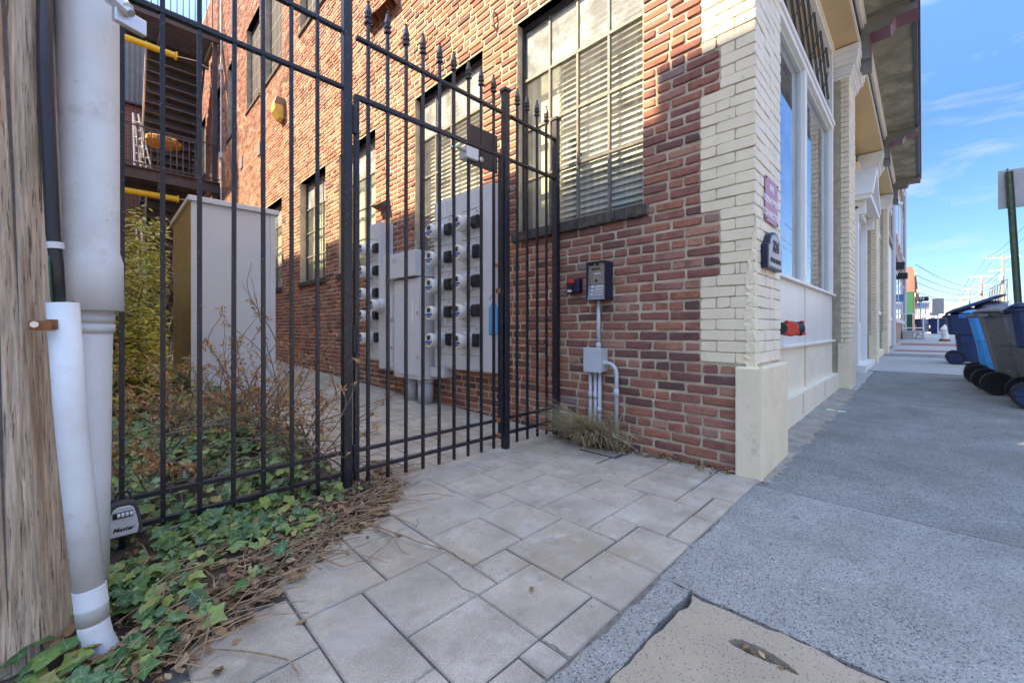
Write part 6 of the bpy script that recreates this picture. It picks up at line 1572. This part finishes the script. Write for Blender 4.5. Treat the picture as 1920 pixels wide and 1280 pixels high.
for px, py in ((396, 1262), (410, 1250), (690, 980), (742, 1003), (575, 1160), (1000, 1100)):
    it.append((orient(gpt(px, py, .006), (vr.uniform(-.3, .3), vr.uniform(-.3, .3), 1), vr.uniform(0, 6.28), .03), vr.random()))
lit = leaves('leaf_litter', 'dead', it, m_dead, None); lit['label'] = 'brown dead leaves littering the bed edge and wall foot'
m = MB()
for k in range(360):
    x = vr.uniform(-.05, 1.2); y = yb(x)+vr.gauss(.03, .075); a = radians(30)+vr.gauss(0, .55); L_ = vr.uniform(.05, .24); z = .008+.03*vr.random()
    p = Vector((x, y, z)); q = p+Vector((cos(a), sin(a), vr.uniform(-.05, .08)))*L_; q.z = max(.006, q.z); mid = (p+q)/2+Vector((vr.uniform(-.02, .02), vr.uniform(-.02, .02), .01)); m.tube([p, mid, q], vr.uniform(.0008, .002), 4)
setp(m.obj('twig_litter', m_twig, None), 'thin brown twigs strewn along the edge of the ivy bed', kind='stuff')
VT = [[(700, 985), (760, 1005), (830, 1030), (880, 1055), (905, 1065)], [(640, 950), (720, 940), (800, 925), (852, 930)], [(600, 960), (700, 955), (760, 945), (830, 933)], [(580, 1035), (640, 1062), (690, 1050), (735, 1010), (745, 1000)], [(700, 985), (735, 1005), (750, 1032), (768, 1038)], [(520, 1040), (560, 1035), (640, 1030), (728, 1055)], [(480, 1075), (540, 1085), (575, 1085)], [(700, 975), (740, 968), (780, 985), (786, 970)], [(480, 1000), (600, 985), (720, 972), (795, 952)]]
for k, pl_ in enumerate(VT):
    pts = [gpt(px, py, .01+.012*((i % 2))) for i, (px, py) in enumerate(pl_)]; sm = []
    for a, b_ in zip(pts, pts[1:]):
        for f in (0, .33, .66): sm.append(a.lerp(b_, f)+Vector((vr.uniform(-.006, .006), vr.uniform(-.006, .006), vr.uniform(0, .004))))
    sm.append(pts[-1]); mm = MB(); n = len(sm); mm.tube(sm, [.0035*(1-.7*i/n) for i in range(n)], 6)
    setp(mm.obj('bare_vine', m_twig, None, smooth=True), ['thickest bare vine trailing out over the paving', 'long vine reaching toward the gate foot', 'vine just below the one reaching the gate', 'curled vine looping on the paving', 'short forked vine beside the thick one', 'vine lying along the bed edge', 'short vine stub at the bed corner', 'small twig with upturned end', 'straight vine across the top of the litter'][k], 'vine', 'bare vines on the paving')
# dried shrub behind the fence
bush = thing('dried_shrub', 'dried out shrub with tan dead leaves behind the fence', 'shrub', (.55, 2.8, .04)); m = MB(); tips = []
def grow(p, d, L_, rad, lvl):
    n = 4; pts = [p]; a = d.copy()
    for i in range(n):
        a = (a+Vector((vr.uniform(-.25, .25), vr.uniform(-.25, .25), vr.uniform(-.12, .16)))).normalized(); p = p+a*(L_/n); pts.append(p)
        if lvl < 2 and i > 0 and vr.random() < .75: grow(p, (a+Vector((vr.uniform(-.9, .9), vr.uniform(-.9, .9), vr.uniform(-.3, .5)))).normalized(), L_*.5, rad*.55, lvl+1)
        if vr.random() < .42 and p.z > .1: tips.append(p.copy())
    m.tube(pts, [max(.0012, rad*(1-.6*i/n)) for i in range(n+1)], 5); tips.append(p)
for k in range(64):
    bx, by = vr.uniform(.05, 1.0), vr.uniform(2.25, 3.7); lean_ = Vector((vr.uniform(-.8, .8), vr.uniform(-.8, .6), vr.uniform(.45, 1.2))).normalized()
    if bx > .85: lean_.x = -abs(lean_.x)
    grow(Vector((bx, by, .04)), lean_, vr.uniform(.25, .52)*(1.3 if .45 < bx < .8 else 1), .006, 0)
for k in range(26):
    p = Vector((vr.uniform(.1, .9), vr.uniform(2.3, 3.2), vr.uniform(.12, .42))); a_ = vr.uniform(-.5, .5); m.tube([p, p+Vector((.25*cos(a_), .12*sin(a_), vr.uniform(-.02, .08))), p+Vector((.5*cos(a_), .3*sin(a_), vr.uniform(-.08, .12)))], [.004, .003, .0018], 5)
for k in range(3): grow(Vector((.55+.1*k, 2.9, .1)), Vector((-.15+.1*k, -.1, 1)).normalized(), .72, .006, 0)
setp(m.obj('branches', m_twigd, bush, smooth=True), kind='stuff')
it = []
for p in tips:
    if p.x > 1.2 or vr.random() < .25 or p.z > 1.0: continue
    for j in range(vr.choice((3, 5, 7))):
        it.append((orient(p+Vector((vr.uniform(-.012, .012), vr.uniform(-.012, .012), vr.uniform(-.01, .01))), (vr.uniform(-1, 1), vr.uniform(-1.2, .4), vr.uniform(-.2, 1)), vr.uniform(0, 6.28), vr.uniform(.014, .036)), vr.random()))
leaves('dry_leaves', 'small', it, m_hyd, bush)
# yellow green shrub further back
ys_ = thing('yellow_shrub', 'yellow green leafy shrub left of the tall cabinet', 'shrub', (.2, 6.6, .1)); it = []; m = MB()
for k in range(46):
    a = vr.uniform(0, 6.28); e = Vector((.05+.45*cos(a)*vr.random(), 6.6+1.0*sin(a)*vr.random(), vr.uniform(.4, 1.75))); m.tube([(.2+.1*cos(a), 6.6+.1*sin(a), .1), ((.2+e.x)/2, (6.6+e.y)/2, e.z*.6), e], [.012, .008, .003], 5)
setp(m.obj('branches', m_twigd, ys_), kind='stuff')
clumps = [(vr.uniform(-.4, .62), vr.uniform(4.6, 7.4), vr.uniform(.15, 1.8)) for _ in range(430)]
for cx_, cy_, cz_ in clumps:
    if ((cx_-.1)/.75)**2+((cz_-.8)/1.1)**2 > 1.1: continue
    for k in range(34):
        p = Vector((cx_+vr.gauss(0, .07), cy_+vr.gauss(0, .08), cz_+vr.gauss(0, .035)))
        if p.x > .086*p.y: continue
        it.append((orient(p, (vr.uniform(-.7, .7), vr.uniform(-.9, .4), 1), vr.uniform(0, 6.28), vr.uniform(.045, .08)), min(1, max(0, vr.gauss(.6, .25)))))
leaves('crown', 'small', it, m_yshr, ys_)
bt_ = thing('bare_shrub', 'leafless twiggy shrub in front of the rear stairs', 'shrub', (.75, 9.5, .2)); m = MB(); tips = []
for k in range(26): grow(Vector((.62+vr.uniform(-.35, .3), 9.5+vr.uniform(-.5, .5), .2)), Vector((vr.uniform(-.5, .5), vr.uniform(-.5, .5), 1)).normalized(), vr.uniform(1.4, 2.4), .012, 0)
setp(m.obj('branches', m_twigd, bt_), kind='stuff')
stk = thing('metal_poles', 'two pale metal poles leaning among the shrubs', 'pole', (.5, 10, .3)); m = MB(); m.tube([(.52, 9.2, .3), (.40, 9.2, 2.55)], .014, 8); m.obj('pole', m_alu, stk); m = MB(); m.tube([(.62, 9.2, .3), (.45, 9.15, 2.65)], .014, 8); m.obj('pole', m_alu, stk)
# low green cover under the shrubs
it = []
for k in range(1500):
    x, y = vr.uniform(-.6, .95), vr.uniform(3.2, 8.5); it.append((orient(Vector((x, y, al(y)+.03+.16*vr.random())), (vr.uniform(-.6, .6), vr.uniform(-.9, .3), 1), vr.uniform(0, 6.28), vr.uniform(.04, .08)), vr.random()))
gc = leaves('ground_cover', 'ivy', it, m_ivy, None); gc['label'] = 'dark green ground cover under the shrubs'
# dry grass clump by the conduits
gr = thing('dry_grass', 'straw coloured dry grass clump at the foot of the conduits', 'grass', (2.58, 1.72, 0)); V = []; F = []; A = []
for k in range(850):
    by = 1.74+vr.gauss(0, .105); bx = 2.60-abs(vr.gauss(0, .04)); L_ = vr.uniform(.18, .58); gv = vr.choice((.09, .13, .19)); a = vr.uniform(-pi, pi); out = Vector((-abs(cos(a))*.8-.15, sin(a)*1.1, 0)); rise = vr.uniform(.5, 1.9); w = vr.uniform(.0022, .004); rnd = vr.random(); n = len(V); p = Vector((bx, by, .0)); dd = (out*.45+Vector((0, 0, rise))).normalized()
    segs = 6; side = Vector((0, 0, 1)).cross(out).normalized()*w
    for i in range(segs+1):
        ww = side*(1-i/segs*.85); V += [p+ww, p-ww]; A += [rnd, rnd]
        dd = (dd+Vector((out.x*.13, out.y*.13, -gv))).normalized(); p = p+dd*(L_/segs); p.z = max(p.z, .008); p.x = min(p.x, 2.635)
    F += [(n+2*i, n+2*i+1, n+2*i+3, n+2*i+2) for i in range(segs)]
me = bpy.data.meshes.new('blades'); me.from_pydata([v-ROOT[gr] for v in V], [], F); at = me.attributes.new('rnd', 'FLOAT', 'POINT'); at.data.foreach_set('value', A); me.materials.append(m_straw)
o = bpy.data.objects.new('blades', me); COL.objects.link(o); o.parent = gr; setp(o, kind='stuff')

# white paint spill and scattered grit on the sidewalk
sr = random.Random(31); c = gpt(1536, 766, .035); ring = []
for k in range(30):
    t = 2*pi*k/30; rr_ = 1+.35*sr.uniform(-1, 1); ring.append((c.x+.06*cos(t)*rr_, c.y+.045*sin(t)*rr_-.10*max(0, -sin(t))**4*1.6))
m = MB(); m.add([(x, y, st(x)+.003) for x, y in ring]+[(x*.999, y, st(x)-.002) for x, y in ring], [tuple(range(30))]+[(i, (i+1) % 30, 30+(i+1) % 30, 30+i) for i in range(30)]); m.obj('paint_spill', m_white, walk)
m = MB()
for k in range(120):
    x = sr.uniform(.7, 8); y = sr.uniform(-1.1, .6) if x > 1.4 else sr.uniform(.54, 1.6)
    s_ = sr.uniform(.001, .0026); z = (st(x) if y < .64 else 0)+.002
    m.cbox((x, y, z+s_*.4), (s_*2, s_*1.6, s_), Matrix.Rotation(sr.uniform(0, 3), 3, 'Z'))
setp(m.obj('grit', m_joint, walk, fix=False), kind='stuff')
it = []
for k in range(46):
    x = sr.uniform(1.4, 9); y = sr.choice((sr.uniform(.35, .55), sr.uniform(-1.1, .5))); it.append((orient(Vector((x, y, st(x)+.005)), (sr.uniform(-.4, .4), sr.uniform(-.4, .4), 1), sr.uniform(0, 6.28), sr.uniform(.008, .022)), sr.random()))
leaves('leaf_bits', 'dead', it, m_dead, walk)
